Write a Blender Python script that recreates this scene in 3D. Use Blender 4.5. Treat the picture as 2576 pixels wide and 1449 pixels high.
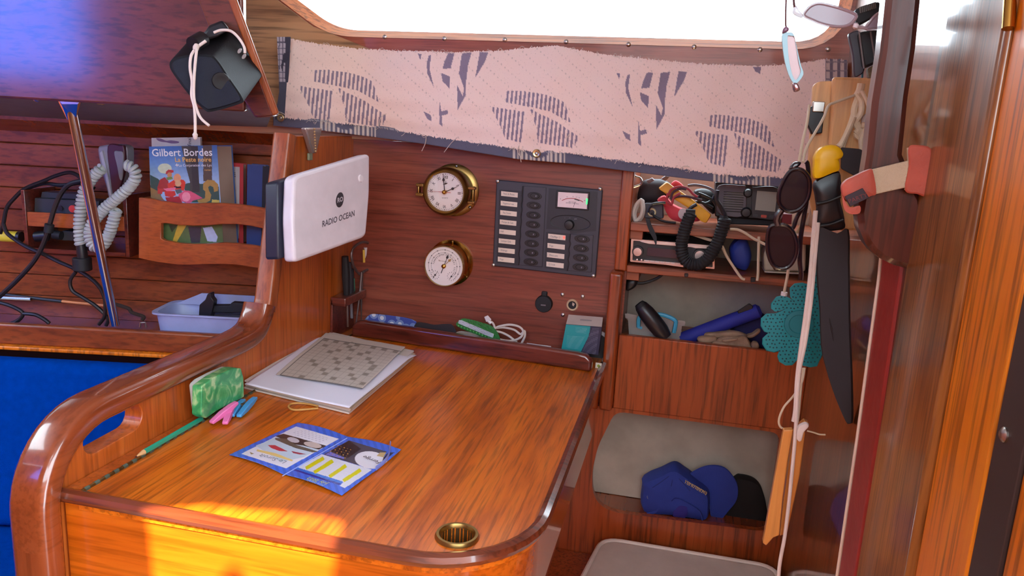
import bpy, bmesh, math, random
import numpy as np
from mathutils import Vector, Matrix
random.seed(7)
scn = bpy.context.scene
COL = scn.collection
for _o in list(bpy.data.objects): bpy.data.objects.remove(_o)

# ------------------------------------------------------------------ camera
FPX = 1902.0; PU, PV = 1288.0, 724.5          # photo is 2576 x 1449
CAM = np.array([0.0, -1.5, 1.17])
def _n(v): return v / np.linalg.norm(v)
_Yc = _n(np.array([(1740-PU)/FPX, (345-PV)/FPX, 1.0]))
_Dc = np.array([(810-PU)/FPX, (9700-PV)/FPX, 1.0]); _Dc = _n(_Dc - _Yc*_Dc.dot(_Yc))
_Zc = -_Dc; _Xc = np.cross(_Yc, _Zc)
ROT = np.array([_Xc, _Yc, _Zc])               # world = ROT @ (right, down, forward)
cam_d = bpy.data.cameras.new('camera'); cam = bpy.data.objects.new('camera', cam_d); COL.objects.link(cam)
cam_d.sensor_width = 36.0; cam_d.lens = FPX/2576*36.0; cam_d.clip_start = 0.02
_r, _u, _b = ROT[:, 0], -ROT[:, 1], -ROT[:, 2]
cam.matrix_world = Matrix(((_r[0], _u[0], _b[0], CAM[0]), (_r[1], _u[1], _b[1], CAM[1]), (_r[2], _u[2], _b[2], CAM[2]), (0, 0, 0, 1)))
scn.camera = cam

# ------------------------------------------------------------------ sky, sun, exposure
w = bpy.data.worlds.new('sky'); scn.world = w; w.use_nodes = True
bg = w.node_tree.nodes['Background']
bg.inputs['Color'].default_value = (0.76, 0.90, 1.0, 1)
bg.inputs['Strength'].default_value = 5.6
sun_d = bpy.data.lights.new('sun', 'SUN'); sun = bpy.data.objects.new('sun', sun_d); COL.objects.link(sun)
sun_d.energy = 14.0; sun_d.angle = math.radians(0.6); sun_d.color = (1.0, 0.78, 0.44)
SUNV = Vector((0.12, -0.95, 1.0)).normalized()      # direction towards the sun
sun.rotation_euler = SUNV.to_track_quat('Z', 'Y').to_euler()
scn.view_settings.view_transform = 'Standard'; scn.view_settings.look = 'None'
scn.view_settings.gamma = 1.0; scn.view_settings.use_curve_mapping = False
scn.view_settings.exposure = 0.95

# ------------------------------------------------------------------ photo pixel -> place
def ray(u, v): return ROT @ np.array([(u-PU)/FPX, (v-PV)/FPX, 1.0])
SF = np.array([-0.2165, 0.9763, 0.0]); SS = np.array([0.9763, 0.2165, 0.0])   # saloon side: across / along the hull
def Yp(u, v, y): d = ray(u, v); return Vector(CAM + d*(y-CAM[1])/d[1])
def Xp(u, v, x): d = ray(u, v); return Vector(CAM + d*(x-CAM[0])/d[0])
def Zp(u, v, z): d = ray(u, v); return Vector(CAM + d*(z-CAM[2])/d[2])
def Dp(u, v, D): d = ray(u, v); return Vector(CAM + d*D/d.dot(SF))
def Ap(u, v, dist): return Vector(CAM + ray(u, v)*dist)
def Sal(s, D, z): p = CAM + SS*s + SF*D; return Vector((p[0], p[1], z))
def pt(u, v, pl):
    return {'Y': Yp, 'X': Xp, 'Z': Zp, 'D': Dp, 'A': Ap}[pl[0]](u, v, pl[1])
def nrm(pl):      # plane normal pointing away from the camera
    return {'Y': Vector((0, 1, 0)), 'X': Vector((1 if pl[1] > 0 else -1, 0, 0)), 'Z': Vector((0, 0, -1)), 'D': Vector(SF), 'A': Vector(ROT[:, 2])}[pl[0]]
def to_px(P):     # (n,3) -> (n,2)
    c = (np.asarray(P) - CAM) @ ROT
    return np.stack([PU + FPX*c[:, 0]/c[:, 2], PV + FPX*c[:, 1]/c[:, 2]], 1)
def crop(ox, oy, s): return lambda pts: [(ox + x/s, oy + y/s) for x, y in pts]

# ------------------------------------------------------------------ materials
def lin(c):
    c = [x/255.0 for x in c[:3]]
    return tuple((x/12.92 if x <= 0.04045 else ((x+0.055)/1.055)**2.4) for x in c) + (1.0,)
MATS = {}
def _new(name):
    m = bpy.data.materials.new(name); m.use_nodes = True
    return m, m.node_tree, m.node_tree.nodes['Principled BSDF']
def pm(name, col=(128,128,128), rough=0.5, metal=0.0, coat=0.0, var=0.06, bump=0.0, bscale=200.0, vscale=30.0, emit=0.0, alpha=None, ior=1.5, sheen=0.0):
    if name in MATS: return MATS[name]
    m, nt, b = _new(name); N, L = nt.nodes, nt.links
    tc = N.new('ShaderNodeTexCoord'); nz = N.new('ShaderNodeTexNoise'); nz.inputs['Scale'].default_value = vscale; nz.inputs['Detail'].default_value = 4
    L.new(tc.outputs['Object'], nz.inputs['Vector'])
    c = lin(col); r = N.new('ShaderNodeValToRGB')
    r.color_ramp.elements[0].position = 0.3; r.color_ramp.elements[1].position = 0.7
    r.color_ramp.elements[0].color = tuple(x*(1-var) for x in c[:3])+(1,); r.color_ramp.elements[1].color = tuple(min(1, x*(1+var)) for x in c[:3])+(1,)
    L.new(nz.outputs['Fac'], r.inputs['Fac']); L.new(r.outputs['Color'], b.inputs['Base Color'])
    b.inputs['Roughness'].default_value = rough; b.inputs['Metallic'].default_value = metal; b.inputs['IOR'].default_value = ior
    b.inputs['Coat Weight'].default_value = coat; b.inputs['Coat Roughness'].default_value = 0.06
    if sheen: b.inputs['Sheen Weight'].default_value = sheen
    if bump:
        n2 = N.new('ShaderNodeTexNoise'); n2.inputs['Scale'].default_value = bscale; n2.inputs['Detail'].default_value = 3
        L.new(tc.outputs['Object'], n2.inputs['Vector'])
        bp = N.new('ShaderNodeBump'); bp.inputs['Strength'].default_value = bump; bp.inputs['Distance'].default_value = 0.002
        L.new(n2.outputs['Fac'], bp.inputs['Height']); L.new(bp.outputs['Normal'], b.inputs['Normal'])
    if emit: b.inputs['Emission Color'].default_value = c; b.inputs['Emission Strength'].default_value = emit
    if alpha is not None: b.inputs['Alpha'].default_value = alpha
    MATS[name] = m; return m
def wood(name, dark, mid, light, axis='X', rough=0.3, coat=0.5, scale=1.0, pores=0.5, coat_rough=0.08, fleck=0.0, ior=1.5):
    if name in MATS: return MATS[name]
    m, nt, b = _new(name); N, L = nt.nodes, nt.links
    tc = N.new('ShaderNodeTexCoord'); mp = N.new('ShaderNodeMapping')
    s = [14*scale]*3; s['XYZ'.index(axis)] = 1.3*scale; mp.inputs['Scale'].default_value = s
    L.new(tc.outputs['Object'], mp.inputs['Vector'])
    n1 = N.new('ShaderNodeTexNoise'); n1.inputs['Scale'].default_value = 1.6; n1.inputs['Detail'].default_value = 7; n1.inputs['Roughness'].default_value = 0.62; n1.inputs['Distortion'].default_value = 0.35
    L.new(mp.outputs['Vector'], n1.inputs['Vector'])
    r = N.new('ShaderNodeValToRGB'); e = r.color_ramp.elements
    e[0].position = 0.30; e[0].color = lin(dark); e[1].position = 0.72; e[1].color = lin(light)
    k = e.new(0.5); k.color = lin(mid)
    L.new(n1.outputs['Fac'], r.inputs['Fac'])
    mp2 = N.new('ShaderNodeMapping'); s2 = [150*scale]*3; s2['XYZ'.index(axis)] = 7*scale; mp2.inputs['Scale'].default_value = s2
    L.new(tc.outputs['Object'], mp2.inputs['Vector'])
    n2 = N.new('ShaderNodeTexNoise'); n2.inputs['Scale'].default_value = 1.0; n2.inputs['Detail'].default_value = 3
    L.new(mp2.outputs['Vector'], n2.inputs['Vector'])
    r2 = N.new('ShaderNodeValToRGB'); r2.color_ramp.elements[0].position = 0.36-fleck*0.06; r2.color_ramp.elements[0].color = (1-pores,)*3+(1,); r2.color_ramp.elements[1].position = 0.52; r2.color_ramp.elements[1].color = (1, 1, 1, 1)
    L.new(n2.outputs['Fac'], r2.inputs['Fac'])
    mx = N.new('ShaderNodeMix'); mx.data_type = 'RGBA'; mx.blend_type = 'MULTIPLY'; mx.inputs['Factor'].default_value = 1.0
    L.new(r.outputs['Color'], mx.inputs[6]); L.new(r2.outputs['Color'], mx.inputs[7])
    L.new(mx.outputs[2], b.inputs['Base Color'])
    b.inputs['Roughness'].default_value = rough; b.inputs['Coat Weight'].default_value = coat; b.inputs['Coat Roughness'].default_value = coat_rough; b.inputs['Coat IOR'].default_value = ior
    bp = N.new('ShaderNodeBump'); bp.inputs['Strength'].default_value = 0.10; bp.inputs['Distance'].default_value = 0.001
    L.new(n2.outputs['Fac'], bp.inputs['Height']); L.new(bp.outputs['Normal'], b.inputs['Normal'])
    MATS[name] = m; return m
def printed(name='print', rough=0.6, coat=0.0, weave=False):
    if name in MATS: return MATS[name]
    m, nt, b = _new(name); N, L = nt.nodes, nt.links
    a = N.new('ShaderNodeAttribute'); a.attribute_name = 'Col'
    b.inputs['Roughness'].default_value = rough; b.inputs['Coat Weight'].default_value = coat; b.inputs['Coat Roughness'].default_value = 0.1
    if weave:
        tc = N.new('ShaderNodeTexCoord'); nz = N.new('ShaderNodeTexNoise'); nz.inputs['Scale'].default_value = 420; nz.inputs['Detail'].default_value = 2
        L.new(tc.outputs['Object'], nz.inputs['Vector'])
        r = N.new('ShaderNodeValToRGB'); r.color_ramp.elements[0].position = 0.26; r.color_ramp.elements[0].color = (0.74, 0.72, 0.74, 1); r.color_ramp.elements[1].position = 0.36; r.color_ramp.elements[1].color = (1, 1, 1, 1)
        L.new(nz.outputs['Fac'], r.inputs['Fac'])
        mx = N.new('ShaderNodeMix'); mx.data_type = 'RGBA'; mx.blend_type = 'MULTIPLY'; mx.inputs['Factor'].default_value = 1.0
        L.new(a.outputs['Color'], mx.inputs[6]); L.new(r.outputs['Color'], mx.inputs[7]); L.new(mx.outputs[2], b.inputs['Base Color'])
        bp = N.new('ShaderNodeBump'); bp.inputs['Strength'].default_value = 0.25; bp.inputs['Distance'].default_value = 0.001
        L.new(nz.outputs['Fac'], bp.inputs['Height']); L.new(bp.outputs['Normal'], b.inputs['Normal'])
    else:
        L.new(a.outputs['Color'], b.inputs['Base Color'])
    MATS[name] = m; return m
def glassy(name, tint=(255,255,255), refl=0.05, rough=0.02, dens=0.0, gloss=(255,255,255)):
    if name in MATS: return MATS[name]
    m, nt, b = _new(name); N, L = nt.nodes, nt.links
    out = [n for n in N if n.type == 'OUTPUT_MATERIAL'][0]
    t = N.new('ShaderNodeBsdfTransparent'); t.inputs['Color'].default_value = lin(tint)
    g = N.new('ShaderNodeBsdfGlossy'); g.inputs['Roughness'].default_value = rough; g.inputs['Color'].default_value = lin(gloss)
    f = N.new('ShaderNodeFresnel'); f.inputs['IOR'].default_value = 1.45
    ad = N.new('ShaderNodeMath'); ad.operation = 'ADD'; ad.inputs[1].default_value = refl; ad.use_clamp = True
    L.new(f.outputs[0], ad.inputs[0])
    mx = N.new('ShaderNodeMixShader'); L.new(ad.outputs[0], mx.inputs[0]); L.new(t.outputs[0], mx.inputs[1]); L.new(g.outputs[0], mx.inputs[2])
    L.new(mx.outputs[0], out.inputs['Surface'])
    MATS[name] = m; return m

# ------------------------------------------------------------------ mesh helpers
def B(): return bmesh.new()
def box(bm, x0, x1, y0, y1, z0, z1):
    vs = [bm.verts.new(p) for p in ((x0,y0,z0),(x1,y0,z0),(x1,y1,z0),(x0,y1,z0),(x0,y0,z1),(x1,y0,z1),(x1,y1,z1),(x0,y1,z1))]
    for f in ((0,3,2,1),(4,5,6,7),(0,1,5,4),(1,2,6,5),(2,3,7,6),(3,0,4,7)): bm.faces.new([vs[i] for i in f])
    return bm
def obox(bm, c, ux, uy, uz, a, b_, d):      # oriented box, half sizes along unit axes
    c, ux, uy, uz = Vector(c), Vector(ux).normalized(), Vector(uy).normalized(), Vector(uz).normalized()
    vs = [bm.verts.new(c + ux*sx*a + uy*sy*b_ + uz*sz*d) for sz in (-1,1) for sx, sy in ((-1,-1),(1,-1),(1,1),(-1,1))]
    for f in ((0,3,2,1),(4,5,6,7),(0,1,5,4),(1,2,6,5),(2,3,7,6),(3,0,4,7)): bm.faces.new([vs[i] for i in f])
    return bm
def prism(bm, pts, vec):
    vec = Vector(vec); a = [bm.verts.new(p) for p in pts]; b_ = [bm.verts.new(Vector(p)+vec) for p in pts]; n = len(a)
    bm.faces.new(a); bm.faces.new(b_[::-1])
    for i in range(n): bm.faces.new((a[i], b_[i], b_[(i+1) % n], a[(i+1) % n]))
    return bm
def plate(bm, outer, holes, vec):            # planar plate with holes, extruded by vec
    es = []; vec = Vector(vec)
    for lp in [outer]+list(holes):
        vs = [bm.verts.new(p) for p in lp]
        es += [bm.edges.new((vs[i], vs[(i+1) % len(vs)])) for i in range(len(vs))]
    r = bmesh.ops.triangle_fill(bm, use_beauty=True, use_dissolve=False, edges=es)
    fs = [g for g in r['geom'] if isinstance(g, bmesh.types.BMFace)]
    r = bmesh.ops.extrude_face_region(bm, geom=fs)
    bmesh.ops.translate(bm, vec=vec, verts=[g for g in r['geom'] if isinstance(g, bmesh.types.BMVert)])
    return bm
def catmull(pts, n=8, closed=False):
    P = [Vector(p) for p in pts]; out = []; k = len(P)
    for i in range(k if closed else k-1):
        g = (lambda j: P[j % k]) if closed else (lambda j: P[max(0, min(k-1, j))])
        p0, p1, p2, p3 = g(i-1), g(i), g(i+1), g(i+2)
        for s in range(n):
            t = s/n
            out.append(0.5*((2*p1)+(p2-p0)*t+(2*p0-5*p1+4*p2-p3)*t*t+(3*p1-p0-3*p2+p3)*t**3))
    if not closed: out.append(P[-1])
    return out
def frames(P, closed=False):
    n = len(P); T = []
    for i in range(n):
        if closed: t = P[(i+1) % n]-P[i-1]
        else: t = P[min(n-1, i+1)]-P[max(0, i-1)]
        T.append(t.normalized() if t.length > 1e-9 else Vector((0, 0, 1)))
    a = Vector((0, 0, 1)) if abs(T[0].z) < 0.9 else Vector((1, 0, 0))
    u = (a - T[0]*a.dot(T[0])).normalized(); out = []
    for i in range(n):
        u = u - T[i]*u.dot(T[i])
        u = u.normalized() if u.length > 1e-9 else T[i].orthogonal().normalized()
        out.append((u.copy(), T[i].cross(u)))
    return T, out
def tube(bm, P, r, seg=8, closed=False, caps=True, sx=1.0, sy=1.0):
    P = [Vector(p) for p in P]; T, F = frames(P, closed); n = len(P); R = r if isinstance(r, (list, tuple)) else [r]*n
    rings = []
    for i in range(n):
        u, v = F[i]
        rings.append([bm.verts.new(P[i]+u*math.cos(2*math.pi*k/seg)*R[i]*sx+v*math.sin(2*math.pi*k/seg)*R[i]*sy) for k in range(seg)])
    for i in range(n if closed else n-1):
        a, b_ = rings[i], rings[(i+1) % n]
        for k in range(seg): bm.faces.new((a[k], a[(k+1) % seg], b_[(k+1) % seg], b_[k]))
    if caps and not closed: bm.faces.new(rings[0][::-1]); bm.faces.new(rings[-1])
    return bm
def coil(bm, path, R, r, turns, seg=6, per=12):
    P = [Vector(p) for p in path]; T, F = frames(P)
    L = [0]
    for i in range(1, len(P)): L.append(L[-1]+(P[i]-P[i-1]).length)
    pts = []; n = int(turns*per)
    for q in range(n+1):
        s = L[-1]*q/n; i = 0
        while i < len(L)-2 and L[i+1] < s: i += 1
        t = (s-L[i])/max(1e-9, L[i+1]-L[i]); p = P[i].lerp(P[i+1], t); u = F[i][0].lerp(F[i+1][0], t); v = F[i][1].lerp(F[i+1][1], t); a = 2*math.pi*turns*q/n
        pts.append(p+u*math.cos(a)*R+v*math.sin(a)*R)
    return tube(bm, pts, r, seg)
def lathe(bm, prof, c, axis, seg=40, close=True):     # prof: (radius, along axis)
    c, ax = Vector(c), Vector(axis).normalized(); u = ax.orthogonal().normalized(); v = ax.cross(u); rings = []
    for r, h in prof:
        if r < 1e-6: rings.append([bm.verts.new(c+ax*h)])
        else: rings.append([bm.verts.new(c+ax*h+u*math.cos(2*math.pi*k/seg)*r+v*math.sin(2*math.pi*k/seg)*r) for k in range(seg)])
    for a, b_ in zip(rings, rings[1:]):
        for k in range(seg):
            k2 = (k+1) % seg
            if len(a) == 1 and len(b_) == 1: break
            if len(a) == 1: bm.faces.new((a[0], b_[k], b_[k2]))
            elif len(b_) == 1: bm.faces.new((a[k], b_[0], a[k2]))
            else: bm.faces.new((a[k], b_[k], b_[k2], a[k2]))
    if close:
        for g in (rings[0], rings[-1]):
            if len(g) > 2:
                try: bm.faces.new(g)
                except ValueError: pass
    return bm
def rnd(poly, r, n=4):        # fillet the corners of a 2-D polygon
    out = []; k = len(poly)
    for i in range(k):
        p, a, b_ = Vector(poly[i]), Vector(poly[i-1]), Vector(poly[(i+1) % k])
        da, db = (a-p), (b_-p); rr = min(r, da.length*0.45, db.length*0.45)
        A, Bq = p+da.normalized()*rr, p+db.normalized()*rr
        for s in range(n+1):
            t = s/n; out.append(tuple(A*(1-t)**2+p*2*t*(1-t)+Bq*t*t))
    return out
def ell(cx, cy, rx, ry, n=24, rot=0.0, a0=0.0, a1=2*math.pi):
    full = abs(a1-a0-2*math.pi) < 1e-6; m = n if full else n+1
    c, s = math.cos(rot), math.sin(rot)
    return [(cx+rx*math.cos(a0+(a1-a0)*i/n)*c-ry*math.sin(a0+(a1-a0)*i/n)*s, cy+rx*math.cos(a0+(a1-a0)*i/n)*s+ry*math.sin(a0+(a1-a0)*i/n)*c) for i in range(m)]
def smooth2(pts, n=6, closed=True): return [(p.x, p.y) for p in catmull([Vector((x, y, 0)) for x, y in pts], n, closed)]
def pxs(poly, pl): return [pt(u, v, pl) for u, v in poly]
def slabm(bm, poly, pl, t): return prism(bm, pxs(poly, pl), nrm(pl)*t)

# ------------------------------------------------------------------ object helpers
ROOTS = []
def put(name, bm, mat, parent=None, smooth=True, bevel=0.0, seg=2, ang=35):
    bmesh.ops.recalc_face_normals(bm, faces=bm.faces[:])
    me = bpy.data.meshes.new(name); bm.to_mesh(me); bm.free()
    return putm(name, me, mat, parent, smooth, bevel, seg, ang)
def putm(name, me, mat, parent=None, smooth=True, bevel=0.0, seg=2, ang=35):
    if smooth:
        me.polygons.foreach_set('use_smooth', [True]*len(me.polygons)); me.set_sharp_from_angle(angle=math.radians(ang))
    o = bpy.data.objects.new(name, me); COL.objects.link(o)
    if mat: me.materials.append(mat)
    if bevel:
        md = o.modifiers.new('bevel', 'BEVEL'); md.width = bevel; md.segments = seg; md.limit_method = 'ANGLE'; md.angle_limit = math.radians(40); md.harden_normals = False
    if parent: o.parent = parent
    else: ROOTS.append(o)
    return o
def tag(o, label, cat, group=None):
    o['label'] = label; o['category'] = cat
    if group: o['group'] = group
    return o
def struct(o, label=None):
    o['kind'] = 'structure'
    if label: o['label'] = label
    return o
def thing(name, label, cat, group=None):
    o = bpy.data.objects.new(name, None); COL.objects.link(o); o.empty_display_size = 0.02; ROOTS.append(o)
    return tag(o, label, cat, group)
def settle():                 # move each top-level origin to the base of its thing
    def kids(o): return [c for c in bpy.data.objects if c.parent == o]
    for o in ROOTS:
        ch = kids(o); ms = ([o] if o.type == 'MESH' else []) + ch
        co = []
        for m in ms:
            if m.type == 'MESH' and len(m.data.vertices):
                a = np.empty(len(m.data.vertices)*3); m.data.vertices.foreach_get('co', a); co.append(a.reshape(-1, 3))
        if not co: continue
        co = np.concatenate(co); lo, hi = co.min(0), co.max(0)
        base = Vector(((lo[0]+hi[0])/2, (lo[1]+hi[1])/2, lo[2])); T = Matrix.Translation(-base)
        if o.type == 'MESH': o.data.transform(T)
        o.location = base
        for c in ch: c.matrix_parent_inverse = T
def slab(name, poly, pl, t, mat, parent=None, bevel=0.0, smooth=True):
    return put(name, slabm(B(), poly, pl, t), mat, parent, smooth, bevel)
def rod(name, P, r, mat, parent=None, seg=8, sm=6, closed=False):
    P = [Vector(p) for p in P]
    if sm and len(P) > 2:
        if isinstance(r, (list, tuple)):
            rr = []
            for a, b_ in zip(r, r[1:]): rr += [a+(b_-a)*k/sm for k in range(sm)]
            r = rr+[r[-1]]
        P = catmull(P, sm, closed)
    return put(name, tube(B(), P, r, seg, closed), mat, parent)
def text(s, size, o, ux, uy, mat, parent, align='CENTER', name='lettering', bold=0.0, sx=1.0):
    cu = bpy.data.curves.new('t', 'FONT'); cu.body = s; cu.size = size; cu.align_x = align; cu.align_y = 'CENTER'; cu.resolution_u = 2; cu.offset = bold
    ob = bpy.data.objects.new('t', cu); me = bpy.data.meshes.new_from_object(ob)
    bpy.data.objects.remove(ob); bpy.data.curves.remove(cu)
    ux, uy = Vector(ux).normalized(), Vector(uy).normalized(); nz = ux.cross(uy); o = Vector(o); ux = ux*sx
    me.transform(Matrix(((ux.x, uy.x, nz.x, o.x), (ux.y, uy.y, nz.y, o.y), (ux.z, uy.z, nz.z, o.z), (0, 0, 0, 1))))
    me.name = name
    return putm(name, me, mat, parent, smooth=False)
def textpx(s, a, b_, pl, hpx, mat, parent, dist=0.0, **k):   # text from pixel a to pixel b on a plane
    A, Bq = pt(a[0], a[1], pl), pt(b_[0], b_[1], pl); n = -nrm(pl); ux = (Bq-A).normalized(); uy = n.cross(ux)
    mid = (A+Bq)/2 + n*0.0006; h = hpx*(mid-Vector(CAM)).length/FPX
    return text(s, h, mid, ux, uy, mat, parent, **k)
def inpoly(P, poly):
    x, y = P[:, 0], P[:, 1]; r = np.zeros(len(P), bool); n = len(poly)
    for i in range(n):
        x1, y1 = poly[i-1]; x2, y2 = poly[i]
        if y1 == y2: continue
        c = ((y1 > y) != (y2 > y)) & (x < (x2-x1)*(y-y1)/(y2-y1)+x1); r ^= c
    return r
def sheet(name, fn, nu, nv, colfn, mat, parent=None, thick=None, smooth=True):   # fn(U,V)->(n,3); colfn(points, U, V)->(n,3) sRGB 0-255
    U, V = np.meshgrid(np.linspace(0, 1, nu+1), np.linspace(0, 1, nv+1)); U, V = U.ravel(), V.ravel()
    P = fn(U, V)
    i = np.arange(nu*nv); a = (i//nu)*(nu+1)+i % nu
    F = np.stack([a, a+1, a+nu+2, a+nu+1], 1)
    me = bpy.data.meshes.new(name); me.from_pydata(P.tolist(), [], F.tolist()); me.update()
    c = np.clip(colfn(P, U, V)/255.0, 0, 1); c = np.where(c <= 0.04045, c/12.92, ((c+0.055)/1.055)**2.4)
    at = me.color_attributes.new('Col', 'FLOAT_COLOR', 'POINT'); at.data.foreach_set('color', np.concatenate([c, np.ones((len(c), 1))], 1).ravel())
    o = putm(name, me, mat, parent, smooth, ang=80)
    if thick:
        md = o.modifiers.new('thick', 'SOLIDIFY'); md.thickness = thick; md.offset = 0
    return o
def paint(base, P, layers):
    px = to_px(P); c = np.tile(np.array(base, float), (len(P), 1))
    for poly, col in layers: c[inpoly(px, poly)] = col
    return c
def bilin(c00, c10, c11, c01):
    A, Bq, Cq, Dq = [np.array(c) for c in (c00, c10, c11, c01)]
    return lambda U, V: (1-U)[:, None]*(1-V)[:, None]*A + U[:, None]*(1-V)[:, None]*Bq + U[:, None]*V[:, None]*Cq + (1-U)[:, None]*V[:, None]*Dq
def screw(name, c, axis, r, mat, parent):
    bm = lathe(B(), [(r, 0), (r, r*0.25), (r*0.6, r*0.55), (0, r*0.62)], c, axis, 14)
    o = put(name, bm, mat, parent)
    return o

# ================================================================== THE PLACE
W_PANEL = wood('panel_mahogany', (110,48,34), (132,62,46), (148,78,58), 'X', rough=0.4, coat=0.25, coat_rough=0.2, scale=1.7, pores=0.3)
W_TABLE = wood('table_teak', (160,70,10), (208,102,16), (222,122,28), 'Y', rough=0.34, coat=0.25, coat_rough=0.16, pores=0.42, scale=1.5)
W_BULK = wood('bulkhead_teak', (158,72,22), (182,86,28), (196,102,40), 'Z', rough=0.36, coat=0.3, scale=1.5, pores=0.3)
W_APRON = wood('apron_teak', (164,72,12), (198,92,16), (210,108,26), 'X', rough=0.22, coat=0.9, coat_rough=0.06, pores=0.3)
W_RAIL = wood('rail_mahogany', (108,46,22), (128,58,28), (142,70,38), 'Y', pores=0.2, rough=0.25, coat=1.0, coat_rough=0.08)
W_RAILZ = wood('rail_upright', (136,64,30), (156,78,38), (172,94,52), 'Z', scale=1.6, pores=0.3, rough=0.35, coat=0.15, coat_rough=0.08)
W_LOCK = wood('locker_teak', (134,56,22), (160,70,28), (174,84,40), 'Z', rough=0.36, coat=0.3, coat_rough=0.15)
W_SHELF = wood('shelf_teak', (112,50,30), (150,76,48), (168,92,62), 'X', rough=0.4, coat=0.3)
W_RIGHT = wood('aft_bulkhead', (112,58,26), (140,76,36), (156,92,48), 'Z', rough=0.3, coat=1.0, coat_rough=0.03, ior=2.2, pores=0.25)
W_POST = wood('door_post', (120,68,28), (152,92,42), (172,110,56), 'Z', rough=0.3, coat=0.6, coat_rough=0.1, scale=1.6)
W_DOOR = wood('door_plank', (204,100,10), (228,122,14), (236,138,28), 'Z', rough=0.4, coat=0.25)
W_UPPER = wood('side_panel_mahogany', (78,30,24), (98,40,30), (108,48,38), 'X', rough=0.35, coat=1.0, coat_rough=0.14, ior=1.85)
W_PLANK = wood('lining_plank', (112,48,20), (140,66,28), (156,82,40), 'X', rough=0.4, coat=0.2, coat_rough=0.15, pores=0.35)
W_COACH = wood('coachroof_ply', (150,104,70), (182,134,94), (196,150,110), 'X', rough=0.55, coat=0.1, pores=0.6, fleck=0.3, scale=0.8)
W_COACHR = wood('coachroof_mahogany', (124,56,38), (158,80,56), (174,98,72), 'X', rough=0.45, coat=0.12, scale=1.5, pores=0.25)
W_RIM = wood('window_rim', (190,96,40), (214,124,60), (228,146,80), 'X', rough=0.5, coat=0.2)
VINYL = pm('hull_vinyl', (176,160,144), 0.8, var=0.16, bump=0.3, bscale=60, vscale=14)
GREYV = pm('deck_vinyl', (120,118,126), 0.7)
CHROME = pm('chrome', (206,204,206), 0.2, 1.0, var=0.02)
STEEL = pm('steel_screw', (190,184,176), 0.3, 1.0)
BRASS = pm('brass', (196,152,76), 0.2, 1.0, var=0.1)
BRASSD = pm('dull_brass', (150,120,70), 0.34, 1.0, var=0.2)
BLACK = pm('black_plastic', (26,25,30), 0.42)
BLACKM = pm('black_matt', (22,22,27), 0.65)
WHITE = pm('white_plastic', (214,206,208), 0.35)
CORD = pm('white_cord', (226,208,200), 0.75, bump=0.3, bscale=900)
XB, XR = -0.69, 0.258                       # nav bulkhead face, aft bulkhead face

# --- nav instrument panel (grain runs fore and aft)
struct(put('wall_back', box(B(), XB, -0.1, 0.0, 0.018, 0.60, 1.1295), W_PANEL), 'reddish mahogany instrument panel behind the chart table')
# --- coachroof side with the window
zt = 1.72
wl, wr = [Yp(u, v, 0.0) for u, v in ((750,0), (842,69))], [Yp(u, v, 0.0) for u, v in ((2040,101), (2082,0))]
dl = (wl[0]-wl[1]); dl = dl/dl.z; dr = (wr[1]-wr[0])
zb = 1.351; ztw = 1.63
out2 = [(-0.742,zb), (0.19,zb), (0.262,zb+0.09), (0.262,ztw), (-0.742+dl.x*(ztw-zb),ztw)]
op = [(-0.742,zb), (0.235,zb), (0.235,ztw), (-0.742+dl.x*(ztw-zb),ztw)]
hole = []
for i, p in enumerate(op):
    q = rnd(op, [0.05,0.075,0.03,0.03][i], 8)[i*9:(i+1)*9]; hole += q
V3 = lambda pts, y: [Vector((x, y, z)) for x, z in pts]
ow = [(-0.62,1.16), (0.32,1.16), (0.32,zt), (-0.62,zt)]
# the side is one plate; its forward end is bare ply, the rest varnished mahogany
def grow(poly, d):
    out = []; n = len(poly)
    for i in range(n):
        a, b_ = Vector(poly[i-1]), Vector(poly[(i+1) % n]); t = (b_-a).normalized(); out.append((poly[i][0]+t.y*d, poly[i][1]-t.x*d))
    return out
holeG = grow(hole, 0.017); holeA = V3(holeG, 0.0)
full = [(-1.45,1.13), (0.32,1.13), (0.32,zt+0.13), (-1.45,zt+0.13)]
wc = struct(put('wall_coachroof', plate(B(), V3(full, 0.0), [holeA], (0, 0.035, 0)), W_COACHR), 'varnished wooden cabin side around the long window')
plyp = [(-1.45,1.13), (-0.60,1.13), (-0.62,1.30), (-0.735,1.338), (-0.78,1.352), (-0.742+dl.x*(ztw-zb)-0.03,ztw-0.005), (-1.45,ztw-0.005)]
put('ply_facing', prism(B(), V3(plyp, -0.008), (0, 0.006, 0)), W_COACH, wc, smooth=False)
rim_in = hole
cx, cz = -0.25, 1.49
hv = [Vector((x, 0, z)) for x, z in hole]
rimb = B(); _ra = [rimb.verts.new((x, -0.003, z)) for x, z in holeG]; _rb = [rimb.verts.new((x, 0.030, z)) for x, z in hole]; _rc = [rimb.verts.new((x, 0.0345, z)) for x, z in holeG]
for i in range(len(_ra)):
    j = (i+1) % len(_ra); rimb.faces.new((_ra[i], _ra[j], _rb[j], _rb[i])); rimb.faces.new((_rb[i], _rb[j], _rc[j], _rc[i]))
put('window_rim', rimb, W_RIM, wc)
for i, (u, v) in enumerate([(822,88),(968,93),(1118,97),(1270,100),(1424,105),(1581,112),(1746,118),(1912,125),(2083,124)]):
    screw('screw', Yp(u, v, 0.0), (0,-1,0), 0.0045, STEEL, wc)
win = struct(put('window_1', plate(B(), V3([(-1.4,1.3),(0.3,1.3),(0.3,1.8),(-1.4,1.8)], 0.04), [], (0, 0.004, 0)), glassy('window_glass')), 'long overexposed cabin window')
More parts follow.
